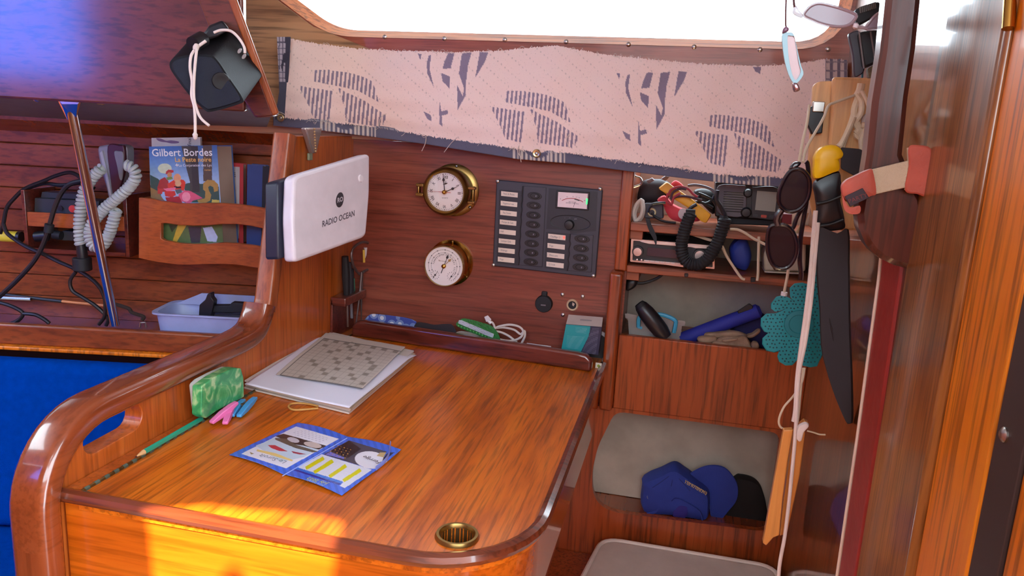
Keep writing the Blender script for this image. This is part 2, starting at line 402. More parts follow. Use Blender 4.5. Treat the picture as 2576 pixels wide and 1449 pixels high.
# --- nav bulkhead on the left with swept capping rail
low = [(134,1449),(134,1230),(134,1194),(148,1149),(179,1109),(219,1078),(313,1024),(403,979),(515,925),(605,872),(645,858),(670,827),(690,770)]
inner = [(lambda p: (p.y, p.z))(Xp(u, v, XB)) for u, v in low]
yf = inner[1][0]; ra_ = 0.082
inner = [(yf, 0.30), (yf, 0.50), (yf, 0.66)] + [(yf+ra_-ra_*math.cos(a), 0.784-ra_+ra_*math.sin(a)) for a in [math.pi/2*i/10 for i in range(11)]] + [(-0.60,0.784), (-0.50,0.784), (-0.43,0.784)] + smooth2([(-0.43,0.784), (-0.395,0.787), (-0.368,0.797), (-0.347,0.820), (-0.332,0.852)], 5, closed=False)[1:] + [(-0.262,1.135)]
body = inner + [(0.16,1.135), (0.16,0.30)]
sa, sb = Xp(238,1104, XB), Xp(334,1052, XB)
sd = (Vector((sb.y, sb.z))-Vector((sa.y, sa.z))).normalized(); sn = Vector((-sd.y, sd.x)); rs = 0.0185; slot = []
for i in range(9): a = math.pi/2+math.pi*i/8; slot.append(Vector((sa.y, sa.z))+sd*math.cos(a)*rs+sn*math.sin(a)*rs)
for i in range(9): a = -math.pi/2+math.pi*i/8; slot.append(Vector((sb.y, sb.z))+sd*math.cos(a)*rs+sn*math.sin(a)*rs)
yz = lambda pts, x: [Vector((x, p[0], p[1])) for p in pts]
wlft = struct(put('wall_left', plate(B(), yz(body, XB), [yz(slot, XB)], (-0.028, 0, 0)), W_BULK, bevel=0.002), 'low teak bulkhead with a hand-hold slot beside the chart table')
def sweep(path, prof, x0):      # path in yz, prof (dx, dn) with dn outward from the bulkhead
    bm = B(); P = [Vector(p) for p in path]; rings = []
    for i in range(len(P)):
        t = (P[min(len(P)-1, i+1)]-P[max(0, i-1)]).normalized(); nn = Vector((-t.y, t.x))
        rings.append([bm.verts.new((x0+a, P[i].x+nn.x*b_, P[i].y+nn.y*b_)) for a, b_ in prof])
    for a, b_ in zip(rings, rings[1:]):
        for k in range(len(prof)): bm.faces.new((a[k], a[(k+1) % len(prof)], b_[(k+1) % len(prof)], b_[k]))
    bm.faces.new(rings[0]); bm.faces.new(rings[-1][::-1]); return bm
prof = rnd([(-0.026,-0.001), (0.026,-0.001), (0.026,0.032), (-0.026,0.032)], 0.013, 4)
k0 = max(i for i, p in enumerate(inner) if p[1] < 0.842)
k1 = max(i for i, p in enumerate(inner) if p[1] < 0.68 and p[0] < -0.7)
put('rail', sweep(inner[k1:k0+1], prof, XB-0.012), W_RAIL, wlft); put('rail_front', sweep(inner[:k1+1], prof, XB-0.012), wood('rail_front_wood', (108,46,22), (128,58,28), (142,70,38), 'Z', pores=0.2, rough=0.25, coat=1.0, coat_rough=0.08), wlft)
prof2 = rnd([(-0.016,-0.004), (0.018,-0.004), (0.018,0.022), (-0.016,0.022)], 0.006, 3)
put('upright_rail', sweep(inner[k0-1:], prof2, XB-0.006), W_RAILZ, wlft)
# --- aft bulkhead on the right, door posts
struct(put('wall_right', box(B(), XR, XR+0.02, -0.60, 0.25, 0.0, zt+0.15), W_RIGHT), 'glossy varnished bulkhead on the right mirroring the lockers')
def zx(u, v, x): return Xp(u, v, x).y
y1, y2 = -0.6005, zx(2437, 620, 0.246)
struct(put('shadow_strip', box(B(), 0.247, 0.2575, -0.594, -0.578, 0.0, zt+0.15), wood('shadow_gap_dark', (60,26,16), (84,40,24), (100,54,34), 'Z', coat=0.6), bevel=0.002), 'dark strip painting in the shadow gap between the glossy bulkhead and the door post')  # dark wood colour stands in for the shade of a narrow gap
tp = put('trim_1', box(B(), 0.243, 0.30, y2, y1, 0.0, zt+0.15), W_POST, bevel=0.006); struct(tp, 'varnished door post at the aft bulkhead')
y3 = zx(2450, 620, 0.25); y4 = zx(2428, 1449, 0.25)
tq = put('trim_2', box(B(), 0.25, 0.30, y4, y3, 0.0, zt+0.15), W_DOOR, bevel=0.003); struct(tq, 'orange varnished door plank right of the post')
y5 = zx(2507, 1449, 0.2515)
ts = put('trim_3', box(B(), 0.2515, 0.30, y5, y4-0.0005, 0.0, zt+0.15), pm('dark_strip', (58,40,36), 0.6), bevel=0.001); struct(ts, 'dark brown strip with a screw between two door planks')
screw('screw', Xp(2529, 1094, 0.2515), (-1,0,0), 0.006, STEEL, ts)
tr = put('trim_4', box(B(), 0.254, 0.30, y5-0.25, y5-0.0005, 0.0, zt+0.15), W_DOOR, bevel=0.003); struct(tr, 'orange door plank at the right edge')
struct(put('trim_5', box(B(), 0.275, 0.30, y3-0.002, y2+0.002, 0.0, zt+0.15), BLACKM), 'black gap beside the door post')
hb = put('brass_hinge', tube(B(), [Xp(2545,-60,0.245), Xp(2536,72,0.245)], 0.005, 12), BRASS); tag(hb, 'brass hinge barrel at the top of the door post gap', 'hinge')
# --- saloon side, left
zdk = 1.179
struct(put('wall_saloon_upper', prism(B(), [Sal(-2.6,1.4,zdk), Sal(-0.50,1.4,zdk-0.006), Sal(-0.50,1.4,1.86), Sal(-2.6,1.4,1.86)], SF*0.02), W_UPPER, bevel=0.004), 'glossy mahogany cabin side reflecting blue sky')
struct(put('trim_6', slabm(B(), [(330,-420),(424,-420),(690,292),(640,296),(585,210),(540,110)], ('D',1.385), 0.03), W_UPPER, bevel=0.004), 'slanted varnished frame beside the black loudspeaker')
struct(put('trim_7', slabm(B(), [(412,-420),(440,-420),(700,285),(684,292)], ('D',1.375), 0.009), W_RAILZ, bevel=0.003), 'thin slanted lip along the frame')
struct(put('wall_deck_edge', prism(B(), [Sal(-2.6,1.405,zdk+0.004), Sal(-0.45,1.405,zdk-0.002), Sal(-0.585,1.76,zdk-0.05), Sal(-2.6,1.76,zdk-0.044)], (0,0,0.03)), GREYV), 'grey vinyl deck edge under the mahogany cabin side')
hull = struct(put('wall_saloon', prism(B(), [Sal(-2.6,1.772,0.0), Sal(-0.40,1.772,0.0), Sal(-0.40,1.772,1.2), Sal(-2.6,1.772,1.2)], SF*0.02), pm('seam_dark', (84,40,22), 0.6)), 'wall of horizontal varnished planks behind the saloon shelf')
ph = 0.0512; me0 = None
for i in range(10):
    z0 = 1.128-(i+1)*ph
    bm = B(); c = Sal(-1.5, 1.762, z0+ph/2); obox(bm, c, SS, (0,0,1), SF, 1.1, ph/2-0.0007, 0.008)
    put('plank', bm, W_PLANK, hull, smooth=False, bevel=0.0018, seg=1)
put('cove_board', prism(B(), [Sal(-2.6,1.71,1.133), Sal(-0.4,1.71,1.128), Sal(-0.4,1.765,1.095), Sal(-2.6,1.765,1.10)], (0,0,0.012)), W_RAIL, hull)
shf = thing('saloon_shelf', 'long narrow varnished shelf with a raised front lip above the blue backrest', 'shelf')
put('shelf_board', prism(B(), [Sal(-2.6,1.575,0.655), Sal(-0.42,1.575,0.655), Sal(-0.42,1.756,0.655), Sal(-2.6,1.756,0.655)], (0,0,0.014)), W_RAIL, shf)
put('front_lip', prism(B(), [Sal(-2.6,1.56,0.655), Sal(-0.5,1.56,0.655), Sal(-0.5,1.56,0.702), Sal(-2.6,1.56,0.702)], SF*0.018), W_PLANK, shf, bevel=0.005)
put('lower_strip', prism(B(), [Sal(-2.6,1.545,0.648), Sal(-0.5,1.545,0.648), Sal(-0.5,1.545,0.656), Sal(-2.6,1.545,0.656)], SF*0.03), W_DOOR, shf, bevel=0.002)
BLUEF = pm('blue_fabric', (0,60,152), 0.95, var=0.12, bump=0.5, bscale=700, vscale=60, ior=1.08)
bk = put('backrest_cushion', prism(B(), [Sal(-2.6,1.42,0.301), Sal(-0.62,1.42,0.301), Sal(-0.62,1.49,0.642), Sal(-2.6,1.49,0.642)], SF*0.05), BLUEF, bevel=0.02, seg=4); tag(bk, 'tall plain blue fabric backrest cushion left of the chart table', 'cushion')
st = put('seat_cushion', prism(B(), [Sal(-2.6,0.85,0.18), Sal(-0.74,0.85,0.18), Sal(-0.74,0.85,0.298), Sal(-2.6,0.85,0.298)], SF*0.61), BLUEF, bevel=0.025, seg=4); tag(st, 'blue fabric seat cushion in the bottom left corner below the backrest', 'cushion')
sbx = put('settee_base', prism(B(), [Sal(-2.6,0.88,0.0), Sal(-0.76,0.88,0.0), Sal(-0.76,0.88,0.178), Sal(-2.6,0.88,0.178)], SF*0.65), W_BULK); struct(sbx)
# --- floor and the rest of the cabin (lit through its hatches and windows)
struct(put('floor', box(B(), -3.2, 1.6, -2.9, 0.3, -0.03, 0.0), wood('sole', (70,36,16), (110,62,30), (130,78,42), 'X')))
struct(put('wall_hull', box(B(), -0.66, 0.4, 0.20, 0.22, 0.0, 1.128), VINYL), 'mottled beige vinyl hull lining inside the lockers')
CEIL = pm('headliner', (196,186,176), 0.8)
# ceiling with the saloon hatch and an added slot shaping the sun patch; open to the sky over the companionway
zc = 1.86
def up(x, y, z): k = (zc-z)/SUNV.z; return (x+SUNV.x*k, y+SUNV.y*k)
_tp = [Zp(u, v, 0.72) for u, v in ((352,1286),(430,1277),(520,1270),(600,1282),(700,1288),(830,1302),(860,1318),(848,1372))]
_fx = lambda u: Zp(u, 1372, 0.72).x
_tp += [Vector((_fx(835),-1.12,0.72)), Vector((_fx(612),-1.12,0.72)), Vector((_fx(606),-0.92,0.72)), Vector((_fx(575),-0.893,0.72)), Vector((_fx(540),-0.888,0.72)), Vector((_fx(505),-0.90,0.72)), Vector((_fx(478),-0.94,0.72)), Vector((_fx(470),-1.12,0.72)), Vector((_fx(372),-1.12,0.72))]  # bay in the slot's outline imitates a head's shadow inside the patch
sun_patch_slot = [Vector(up(p.x, p.y, p.z)+(zc,)) for p in _tp]
hatch = [Vector((x, y, zc)) for x, y in ((-2.6,-1.7), (-1.75,-1.7), (-1.75,-0.8), (-2.6,-0.8))]
struct(put('ceiling', plate(B(), [Vector((x, y, zc)) for x, y in ((-3.2,0.3), (0.33,0.3), (0.33,-2.55), (-3.2,-2.55))], [sun_patch_slot, hatch], (0,0,0.03)), CEIL, smooth=False))
# port side: low lockers, openings above, one closed by an added blue pane
struct(put('wall_port', box(B(), -3.2, 1.6, -2.60, -2.56, 0.0, 1.28), W_BULK))
struct(put('wall_forward', box(B(), -3.24, -3.2, -2.6, 0.3, 0.0, zc), W_BULK))
struct(put('added_blue_pane', box(B(), -3.2, -1.75, -2.585, -2.577, 1.281, zc-0.001), glassy('reflection_tint', (146,182,255), 0.0)), 'unseen blue pane added on the port side to tint the reflection in the cabin side')  # out of view, added so the upper mahogany panel reflects blue
struct(put('wall_port_upper', box(B(), -1.75, -0.5, -2.60, -2.56, 1.281, zc), W_BULK))
# ================================================================== CHART TABLE
ZT = 0.72
tb = thing('chart_table', 'teak chart table with rounded front corner, brass finger ring and dark edge lip', 'table')
def corner(x1, yf, r, n=10):
    return [(x1-r+r*math.cos(a), yf+r-r*math.sin(a)) for a in [math.pi/2*i/n for i in range(n+1)]]
cr = corner(-0.127, -0.812, 0.125)             # right edge -> front edge
topo = [(-0.662,-0.002), (-0.1335,-0.002), (-0.1335,-0.048), (-0.127,-0.048)] + cr + [(-0.662,-0.812)]
rc = Zp(1150,1350, ZT); rr = 0.0185
hol = [Vector((rc.x+rr*math.cos(a), rc.y+rr*math.sin(a), ZT)) for a in [2*math.pi*i/24 for i in range(24)]]
put('tabletop', plate(B(), [Vector((x, y, ZT)) for x, y in topo], [hol], (0,0,-0.018)), W_TABLE, tb, smooth=False)
put('fixed_strip', box(B(), XB+0.001, -0.6665, -0.80, -0.002, ZT-0.018, ZT+0.001), W_BULK, tb, bevel=0.001)
hg = put('hinge', tube(B(), [(-0.6643,-0.806,ZT+0.001), (-0.6643,-0.06,ZT+0.001)], 0.0026, 8), BRASSD, tb)
hk = B()
for i in range(0, 46): hk = tube(hk, [(-0.6643,-0.80+i*0.016,ZT+0.001), (-0.6643,-0.793+i*0.016,ZT+0.001)], 0.0031, 6)
put('knuckles', hk, pm('hinge_green', (96,110,96), 0.5, 0.6), hg)
lipP = [(-0.127,-0.056)] + cr + [(-0.684,-0.812)]
lip = B(); tube(lip, [Vector((x, y, ZT-0.002)) for x, y in lipP], 0.0085, 8, sy=1.0)
put('edge_lip', lip, wood('lip_mahogany', (96,40,22), (112,50,28), (124,60,36), 'X', rough=0.28, coat=1.0), tb)
def wallstrip(path, t, z0, z1):
    bm = B(); P = [Vector(p) for p in path]; q = []
    for i in range(len(P)):
        d = (P[min(len(P)-1, i+1)]-P[max(0, i-1)]).normalized(); q.append(P[i]+Vector((-d.y, d.x))*t)
    R = [[bm.verts.new((p.x, p.y, z)) for p, z in ((P[i],z0), (P[i],z1), (q[i],z1), (q[i],z0))] for i in range(len(P))]
    for a, b_ in zip(R, R[1:]):
        for k in range(4): bm.faces.new((a[k], a[(k+1) % 4], b_[(k+1) % 4], b_[k]))
    bm.faces.new(R[0]); bm.faces.new(R[-1][::-1]); return bm
crA = corner(-0.131, -0.809, 0.122)
put('front_apron', wallstrip([(-0.131,-0.056)] + crA + [(-0.684,-0.809)], -0.016, 0.598, ZT-0.006), W_APRON, tb)
put('ring', lathe(B(), [(0.0185,-0.02), (0.0185,0.001), (0.0205,0.0045), (0.0235,0.0045), (0.0252,0.001), (0.0252,0.0)], rc, (0,0,1), 36, close=False), BRASSD, tb)
put('ring_cup', lathe(B(), [(0.0184,0.0), (0.0184,-0.03), (0,-0.03)], rc, (0,0,1), 36, close=False), pm('cup_dark', (92,62,32), 0.5, 0.6), tb)
# crumbs on the table: worn paint dots
fa, fb = Zp(884,846, ZT), Zp(1486,937, ZT); fd = (fb-fa).normalized(); fn_ = Vector((fd.y, -fd.x, 0))*-1
fl = (fb-fa).length
W_FID = wood('fiddle_mahogany', (70,24,18), (104,42,32), (126,62,50), 'X', rough=0.3, coat=0.9, coat_rough=0.1)
fprof = [(0,0), (fl,0), (fl,0.022), (fl-0.012,0.032), (fl-0.03,0.034), (0.03,0.037), (0.01,0.033), (0,0.02)]
put('fiddle_rail', prism(B(), [fa+fd*s+Vector((0,0,h+0.0005)) for s, h in fprof], fn_*0.018), W_FID, tb, bevel=0.005, seg=3)
# ================================================================== LOCKER UNIT
lk = thing('locker_unit', 'built-in teak locker with two shelves, front panel and lower cave opening', 'cabinet')
YF = -0.02
xl = Yp(1590,430, YF).x
put('post', box(B(), -0.124, -0.100, YF, 0.19, 0.905, 1.128), W_LOCK, lk, bevel=0.003)
put('post_lower', box(B(), -0.130, -0.104, -0.045, 0.19, 0.6195, 0.9045), W_LOCK, lk, bevel=0.006, seg=3)
zs1, zs2 = 1.001, 0.9165
put('shelf', box(B(), -0.1, XR, YF+0.004, 0.19, zs1-0.016, zs1), W_SHELF, lk, bevel=0.002)
put('shelf', box(B(), -0.1, XR, YF+0.004, 0.19, zs2-0.014, zs2), W_SHELF, lk, bevel=0.002)
put('shelf_cleat', box(B(), -0.1, -0.075, 0.0, 0.1, zs1-0.034, zs1-0.0165), W_SHELF, lk, bevel=0.001)
put('shelf_cleat', box(B(), -0.1, -0.075, 0.0, 0.1, zs2-0.032, zs2-0.0145), W_SHELF, lk, bevel=0.001)
zp1, zp0 = 0.775, 0.619
put('front_panel', box(B(), -0.1035, XR, YF, YF+0.016, zp0, zp1), W_LOCK, lk, bevel=0.002)
put('locker_floor', box(B(), -0.1035, XR, YF+0.0165, 0.19, 0.740, 0.755), W_SHELF, lk)
opn = [Yp(u, v, YF) for u, v in ((1541,1030), (1480,1200), (1530,1285), (1925,1330), (1975,1080))]
ho = [(-0.093,0.6185), (-0.135,0.50), (-0.128,0.42), (-0.085,0.388), (0.22,0.398), (0.22,0.6185)]
hole3 = rnd(ho[:1]+ho[1:4]+ho[4:], 0.03, 5)
hole3 = [(x, min(z, 0.6183)) for x, z in hole3]
lowf = [(-0.40,0.20), (XR,0.20), (XR,0.6185), (0.226,0.6185)] + [ho[5][0:2]] 
outl = [(-0.42,0.2), (XR,0.2), (XR,0.6188), (-0.42,0.6188)]
holeL = [(-0.098,0.612), (-0.128,0.53), (-0.136,0.47), (-0.131,0.425), (-0.113,0.398), (-0.08,0.388), (0.225,0.399), (0.225,0.612)]
put('lower_panel', plate(B(), V3(outl, YF+0.002), [V3(rnd(holeL, 0.02, 4), YF+0.002)], (0,0.014,0)), W_LOCK, lk, smooth=False)
put('cave_floor', box(B(), -0.42, XR, YF+0.0165, 0.19, 0.372, 0.386), W_RAIL, lk)
put('cave_lining', prism(B(), [Vector((-0.42,0.165,0.618)), Vector((-0.42,0.065,0.3875)), Vector((-0.42,0.189,0.3875)), Vector((-0.42,0.189,0.618))], (0.677,0,0)), VINYL, lk)
# seat
BEIGE = pm('seat_vinyl', (214,196,184), 0.55, var=0.05, bump=0.15, bscale=400)
sc = thing('navigator_seat', 'beige vinyl seat cushion with piped edge below the locker opening', 'cushion')
so = rnd([(-0.100,-0.052), (0.246,-0.052), (0.246,-0.60), (-0.175,-0.60)], 0.04, 6)
put('pad', prism(B(), [Vector((x, y, 0.345)) for x, y in so], (0,0,-0.06)), BEIGE, sc, bevel=0.010, seg=4)
put('piping', tube(B(), [Vector((x, y, 0.344)) for x, y in so], 0.0045, 8, closed=True), pm('piping_vinyl', (224,206,194), 0.5), sc)
struct(put('seat_base', box(B(), -0.2, XR, -0.62, YF, 0.0, 0.284), W_LOCK))
# ================================================================== CURTAIN
ct = thing('window_curtain', 'cream woven curtain strip with striped leaf print, frayed edges and dark hem', 'curtain')
YC = -0.045
c3, c4 = crop(680, 0, 3.1415), crop(1400, 0, 3.018)
topL = [(728,97),(800,110),(900,122),(1000,127),(1140,131),(1260,127),(1340,119),(1395,114),(1440,122),(1530,138),(1650,150),(1760,160),(1900,166),(2000,162),(2075,148),(2130,150)]
botL = [(716,297),(800,305),(950,320),(1080,343),(1260,368),(1350,384),(1420,384),(1560,405),(1700,422),(1810,440),(1900,443),(2000,449),(2060,455),(2110,460)]
hemL = [(690,316),(810,328),(950,346),(1080,364),(1300,400),(1430,411),(1560,428),(1700,446),(1830,461),(1900,466),(2000,472),(2110,480)]
def prof1(L): xs = np.array([p[0] for p in L]); ys = np.array([p[1] for p in L]); return lambda x: np.interp(x, xs, ys)
ftop, fbot, fhem = prof1(topL), prof1(botL), prof1(hemL)
rngc = np.random.default_rng(3)
leaf = [c3([(330,640),(338,590),(357,552),(460,552),(550,565),(650,580),(740,610),(800,640),(825,690),(850,780),(858,808),(780,765),(690,715),(540,682),(400,655)]),
        c3([(220,675),(300,690),(490,718),(500,760),(480,860),(460,962),(340,932),(300,830),(280,790)]),
        c3([(535,690),(600,730),(680,765),(750,800),(850,870),(900,900),(925,925),(900,960),(882,1008),(740,985),(600,965),(580,830)])]
flow = [c3(p) for p in ([(1165,420),(1195,430),(1185,475)], [(1235,500),(1252,440),(1272,430),(1258,540),(1292,690),(1240,580)], [(1405,420),(1455,420),(1425,540),(1360,545),(1375,490)],
        [(1515,420),(1590,415),(1562,520),(1548,640),(1545,750),(1480,872),(1476,670),(1520,760),(1532,700),(1490,580)], [(1655,410),(1722,415),(1700,480),(1620,615)], [(1350,575),(1420,605),(1415,700),(1360,640)],
        [(1210,880),(1270,910),(1275,960),(1240,940)], [(1338,790),(1350,880),(1400,868),(1405,900),(1355,915),(1360,1000),(1335,980)])]
CREAM, GREYS = np.array((232,204,194.)), np.array((132,118,136.))
def curtcol(P, U, V):
    px = to_px(P); c = np.tile(CREAM, (len(P), 1))
    for dx, dy in ((0,0), (483,52.5), (995,113)):
        for pl in leaf:
            m = inpoly(px-np.array((dx, dy)), pl)
            ph_ = np.mod((px[:, 0]-dx+0.10*(px[:, 1]-dy))/10.8, 1.0)
            c[m & (ph_ < 0.5)] = GREYS
    for dx, dy in ((0,0), (500,49)):
        for pl in flow: c[inpoly(px-np.array((dx, dy)), pl)] = GREYS
    c[inpoly(px, [(1893,168),(1915,168),(1912,186),(1900,180)])] = GREYS
    d = ((np.floor(px[:, 0]/9).astype(int)*7+np.floor(px[:, 1]/8).astype(int)*3) % 5 == 0) & (np.mod(px[:, 0], 9) < 2.2) & (np.mod(px[:, 1], 8) < 4)
    c[d & (c[:, 0] > 200)] *= 0.86
    chk = px[:, 0] > 2076
    c[chk] *= 0.8; c[chk & (np.mod(px[:, 0], 18) < 8)] = (104,94,106); c[chk & (np.mod(px[:, 1], 22) < 4)] = (120,108,116)
    return c
nu_, nv_ = 900, 130
jt, jb = rngc.normal(0, 1.3, nu_+1), rngc.normal(0, 1.6, nu_+1)
def curtpos(U, V):
    n = nu_+1
    x = 716 + (2132-716)*U + (1-V)*(12*(1-U))
    yt, yb = ftop(x), fbot(x); iu = (U*nu_).round().astype(int)
    y = yt*(1-V)+yb*V + jt[iu]*np.clip(1-V*24, 0, 1) + jb[iu]*np.clip(1-(1-V)*24, 0, 1)
    # soft folds: belly out in the middle, shallow waves
    off = YC + 0.022*(1-V)**2 - 0.010*np.sin(np.pi*V) + 0.004*np.sin(U*19+V*2.2)*(1-V) + 0.0025*np.sin(U*47+V*5) + 0.0012*np.sin(V*26+U*6) - 0.012*V
    out = np.empty((len(U), 3))
    for i in range(len(U)):
        d = ray(x[i], y[i]); out[i] = CAM + d*(off[i]-CAM[1])/d[1]
    return out
FAB = printed('curtain_weave', 0.9, weave=True)
cb = sheet('fabric', curtpos, nu_, nv_, curtcol, FAB, ct)
def hemcol(P, U, V):
    px = to_px(P); c = np.tile(np.array((88,86,104.)), (len(P), 1))
    for x0, x1, a, b_ in ((806,945,842,895), (1290,1425,1322,1380), (1795,1942,1836,1900)):
        m = (px[:, 0] > x0+(px[:, 1]-fbot(px[:, 0]))*-0.2) & (px[:, 0] < x1) & (np.mod((px[:, 0]-x0)/10.6, 1) < 0.5)
        dome = ((px[:, 0]-(a+b_)/2)/((b_-a)/2))**2 + ((px[:, 1]-fbot(px[:, 0]))/14)**2 < 1
        c[m & ~dome] = (196,180,168)
    st_ = np.abs(V-0.16) < 0.05
    c[st_ & (np.mod(px[:, 0], 7) < 5)] = (150,146,156)
    return c
def hempos(U, V):
    x = 688 + (2112-688)*U; yb = fhem(x); yt = np.where(x < 716, 290.0, fbot(np.maximum(x, 716))-5)
    y = yt*(1-V)+yb*V; out = np.empty((len(U), 3))
    for i in range(len(U)):
        d = ray(x[i], y[i]); yy = YC-0.008-0.004*V[i]+0.0015*math.sin(U[i]*60); out[i] = CAM + d*(yy-CAM[1])/d[1]
    return out
sheet('hem', hempos, 500, 8, hemcol, FAB, ct, thick=0.002)
def stripcol(P, U, V):
    px = to_px(P); c = np.tile(np.array((74,74,92.)), (len(P), 1))
    m = (px[:, 1] < 205)
    c[m] = (176,166,178); c[m & (np.mod(px[:, 0], 9) < 2)] = (70,66,84); c[m & (np.mod(px[:, 1], 15) < 2.5)] = (90,86,104); c[m & (px[:, 0] > 718)] = (60,58,74)
    c[inpoly(px, c3([(85,520),(110,420),(150,400),(155,470),(110,500),(95,565)]))] = (54,52,68)
    return c
def strippos(U, V):
    y = 93 + (300-93)*V; xl_ = np.interp(y, [93,180,230,300], [697,701,703,692]); xr_ = np.interp(y, [93,300], [731,720]); x = xl_*(1-U)+xr_*U; out = np.empty((len(U), 3))
    for i in range(len(U)):
        d = ray(x[i], y[i]); yy = YC-0.004-0.006*V[i]; out[i] = CAM + d*(yy-CAM[1])/d[1]
    return out
sheet('end_strip', strippos, 16, 100, stripcol, FAB, ct, thick=0.002)
for u, v in ((706,296), (1350,386), (1995,452)):
    c = Yp(u, v, YC-0.0135)
    g = put('grommet', lathe(B(), [(0.0035,0), (0.0035,0.0022), (0.0062,0.0028), (0.0082,0.001), (0.0082,0)], c, (0,-1,0), 20, close=False), pm('grommet_brass', (206,184,140), 0.3, 0.9), ct)
    put('screw_head', lathe(B(), [(0.0036,0.001), (0.002,0.0022), (0,0.0024)], c, (0,-1,0), 6), STEEL, g)
THR = pm('thread', (198,180,168), 0.9)
thb = B()
for P in ([(1072,343),(1070,360),(1061,380)], [(1150,346),(1135,360),(1117,383)], [(1305,368),(1308,390),(1311,408)], [(820,330),(823,305),(828,300)], [(952,318),(958,296),(972,286)], [(1432,372),(1425,352),(1433,336)], [(1310,395),(1302,380),(1306,366)], [(1710,425),(1722,418),(1735,420)], [(690,286),(703,282),(716,288)]):
    tube(thb, catmull([Yp(u, v, YC-0.017) for u, v in P], 5), 0.0007, 5)
for i in range(70):
    u = rngc.uniform(735, 2000); v = fbot(u)+rngc.normal(0, 2); a = rngc.uniform(-1, 1)
    tube(thb, catmull([Yp(u, v, YC-0.0165), Yp(u+6*a, v+rngc.uniform(-5, 6), YC-0.018), Yp(u+12*a, v+rngc.uniform(-5, 8), YC-0.0165)], 3), 0.0004, 4)
for i in range(60):
    u = rngc.uniform(735, 2060); v = ftop(u); a = rngc.uniform(-1, 1)
    tube(thb, catmull([Yp(u, v, YC+0.019), Yp(u+6*a, v+rngc.uniform(-6, 3), YC+0.016), Yp(u+14*a, v+rngc.uniform(-4, 5), YC+0.017)], 3), 0.0004, 4)
th = put('loose_threads', thb, THR, ct); th['kind'] = 'stuff'
# ================================================================== INSTRUMENTS ON THE PANEL
INK = pm('ink', (30,26,34), 0.6); DIAL = pm('dial_white', (226,214,214), 0.5, var=0.02); REDI = pm('red_ink', (176,52,60), 0.5)
NY = Vector((0,-1,0)); UX = Vector((1,0,0)); UZ = Vector((0,0,1))
tilt = math.radians(-1.2)
def rotpt(c, r, ang, y):     # clock angle from 12, clockwise
    return Vector((c.x+r*math.sin(ang), y, c.z+r*math.cos(ang)))
def hand(name, c, ang, L, tail, w_, y, mat, parent, spade=0.0):
    bm = B(); d = Vector((math.sin(ang), 0, math.cos(ang))); s = Vector((d.z, 0, -d.x)); o = Vector((c.x, y, c.z))
    prism(bm, [o-d*tail-s*w_, o-d*tail+s*w_, o+d*L+s*w_*0.4, o+d*L-s*w_*0.4], (0,-0.0006,0))
    if spade: prism(bm, [o+d*(L*spade), o+d*(L*spade+0.004)+s*0.0028, o+d*(L*spade+0.009), o+d*(L*spade+0.004)-s*0.0028], (0,-0.0007,0))
    return put(name, bm, mat, parent, smooth=False)
# --- clock
ck = thing('ship_clock', 'brass porthole clock with Roman numerals and a red second hand', 'clock')
c = Yp(1142,478, 0.0); yf = -0.036
put('flange', lathe(B(), [(0.022,0), (0.054,0), (0.0535,0.003), (0.046,0.006), (0.042,0.006)], c, NY, 56), BRASSD, ck)
put('case', lathe(B(), [(0.0405,0.004), (0.0405,0.030)], c, NY, 48, close=False), pm('clock_case_dark', (62,52,48), 0.4, 0.6), ck)
put('bezel', lathe(B(), [(0.0410,0.022), (0.0475,0.024), (0.0485,0.031), (0.046,0.037), (0.0415,0.040), (0.0385,0.038), (0.0375,0.034)], c, NY, 56, close=False), BRASSD, ck)
dl_ = put('dial', lathe(B(), [(0.038,0.033), (0.038,0.0345), (0,0.0345)], c, NY, 48), DIAL, ck)
ROM = ['XII','I','II','III','IIII','V','VI','VII','VIII','IX','X','XI']
yd = c.y-0.0352
for i, s in enumerate(ROM):
    a = math.radians(30*i)+0.02; o = rotpt(c, 0.0288, a, yd); up_ = Vector((math.sin(a), 0, math.cos(a))); rt = Vector((up_.z, 0, -up_.x))
    text(s, 0.0088, o, rt, up_, INK, dl_, name='numeral', bold=0.0001, sx=0.8)
tk = B()
for i in range(60):
    a = math.radians(6*i); o = rotpt(c, 0.0352, a, yd); d = Vector((math.sin(a), 0, math.cos(a))); obox(tk, o, d, (d.z,0,-d.x), NY, 0.0010, 0.00025 if i % 5 else 0.0006, 0.0002)
put('minute_track', tk, INK, dl_, smooth=False)
text('24', 0.0035, rotpt(c, 0.020, 0.0, yd), UX, UZ, INK, dl_); text('QUARTZ', 0.0032, rotpt(c, -0.012, 0.0, yd), UX, UZ, INK, dl_)
lg = B(); obox(lg, rotpt(c, 0.0155, 0.0, yd)+UX*-0.001, (1,0,0.25), UZ, NY, 0.004, 0.0005, 0.0002); obox(lg, rotpt(c, 0.0175, 0.0, yd)+UX*0.001, (1,0,0.1), UZ, NY, 0.003, 0.0005, 0.0002); obox(lg, rotpt(c, 0.0165, 0.0, yd), (0.4,0,1), (1,0,-0.4), NY, 0.002, 0.0006, 0.0002)
put('maker_mark', lg, INK, dl_, smooth=False)
hand('minute_hand', c, math.radians(-7), 0.036, 0.004, 0.0009, c.y-0.0372, INK, ck, 0.55)
hand('hour_hand', c, math.radians(64), 0.027, 0.004, 0.0010, c.y-0.0364, INK, ck, 0.5)
hand('second_hand', c, math.radians(-90), 0.0345, 0.013, 0.0005, c.y-0.038, REDI, ck)
put('hub', lathe(B(), [(0.0042,0.034), (0.0042,0.040), (0.002,0.0415), (0,0.0417)], c, NY, 18), BRASS, ck)
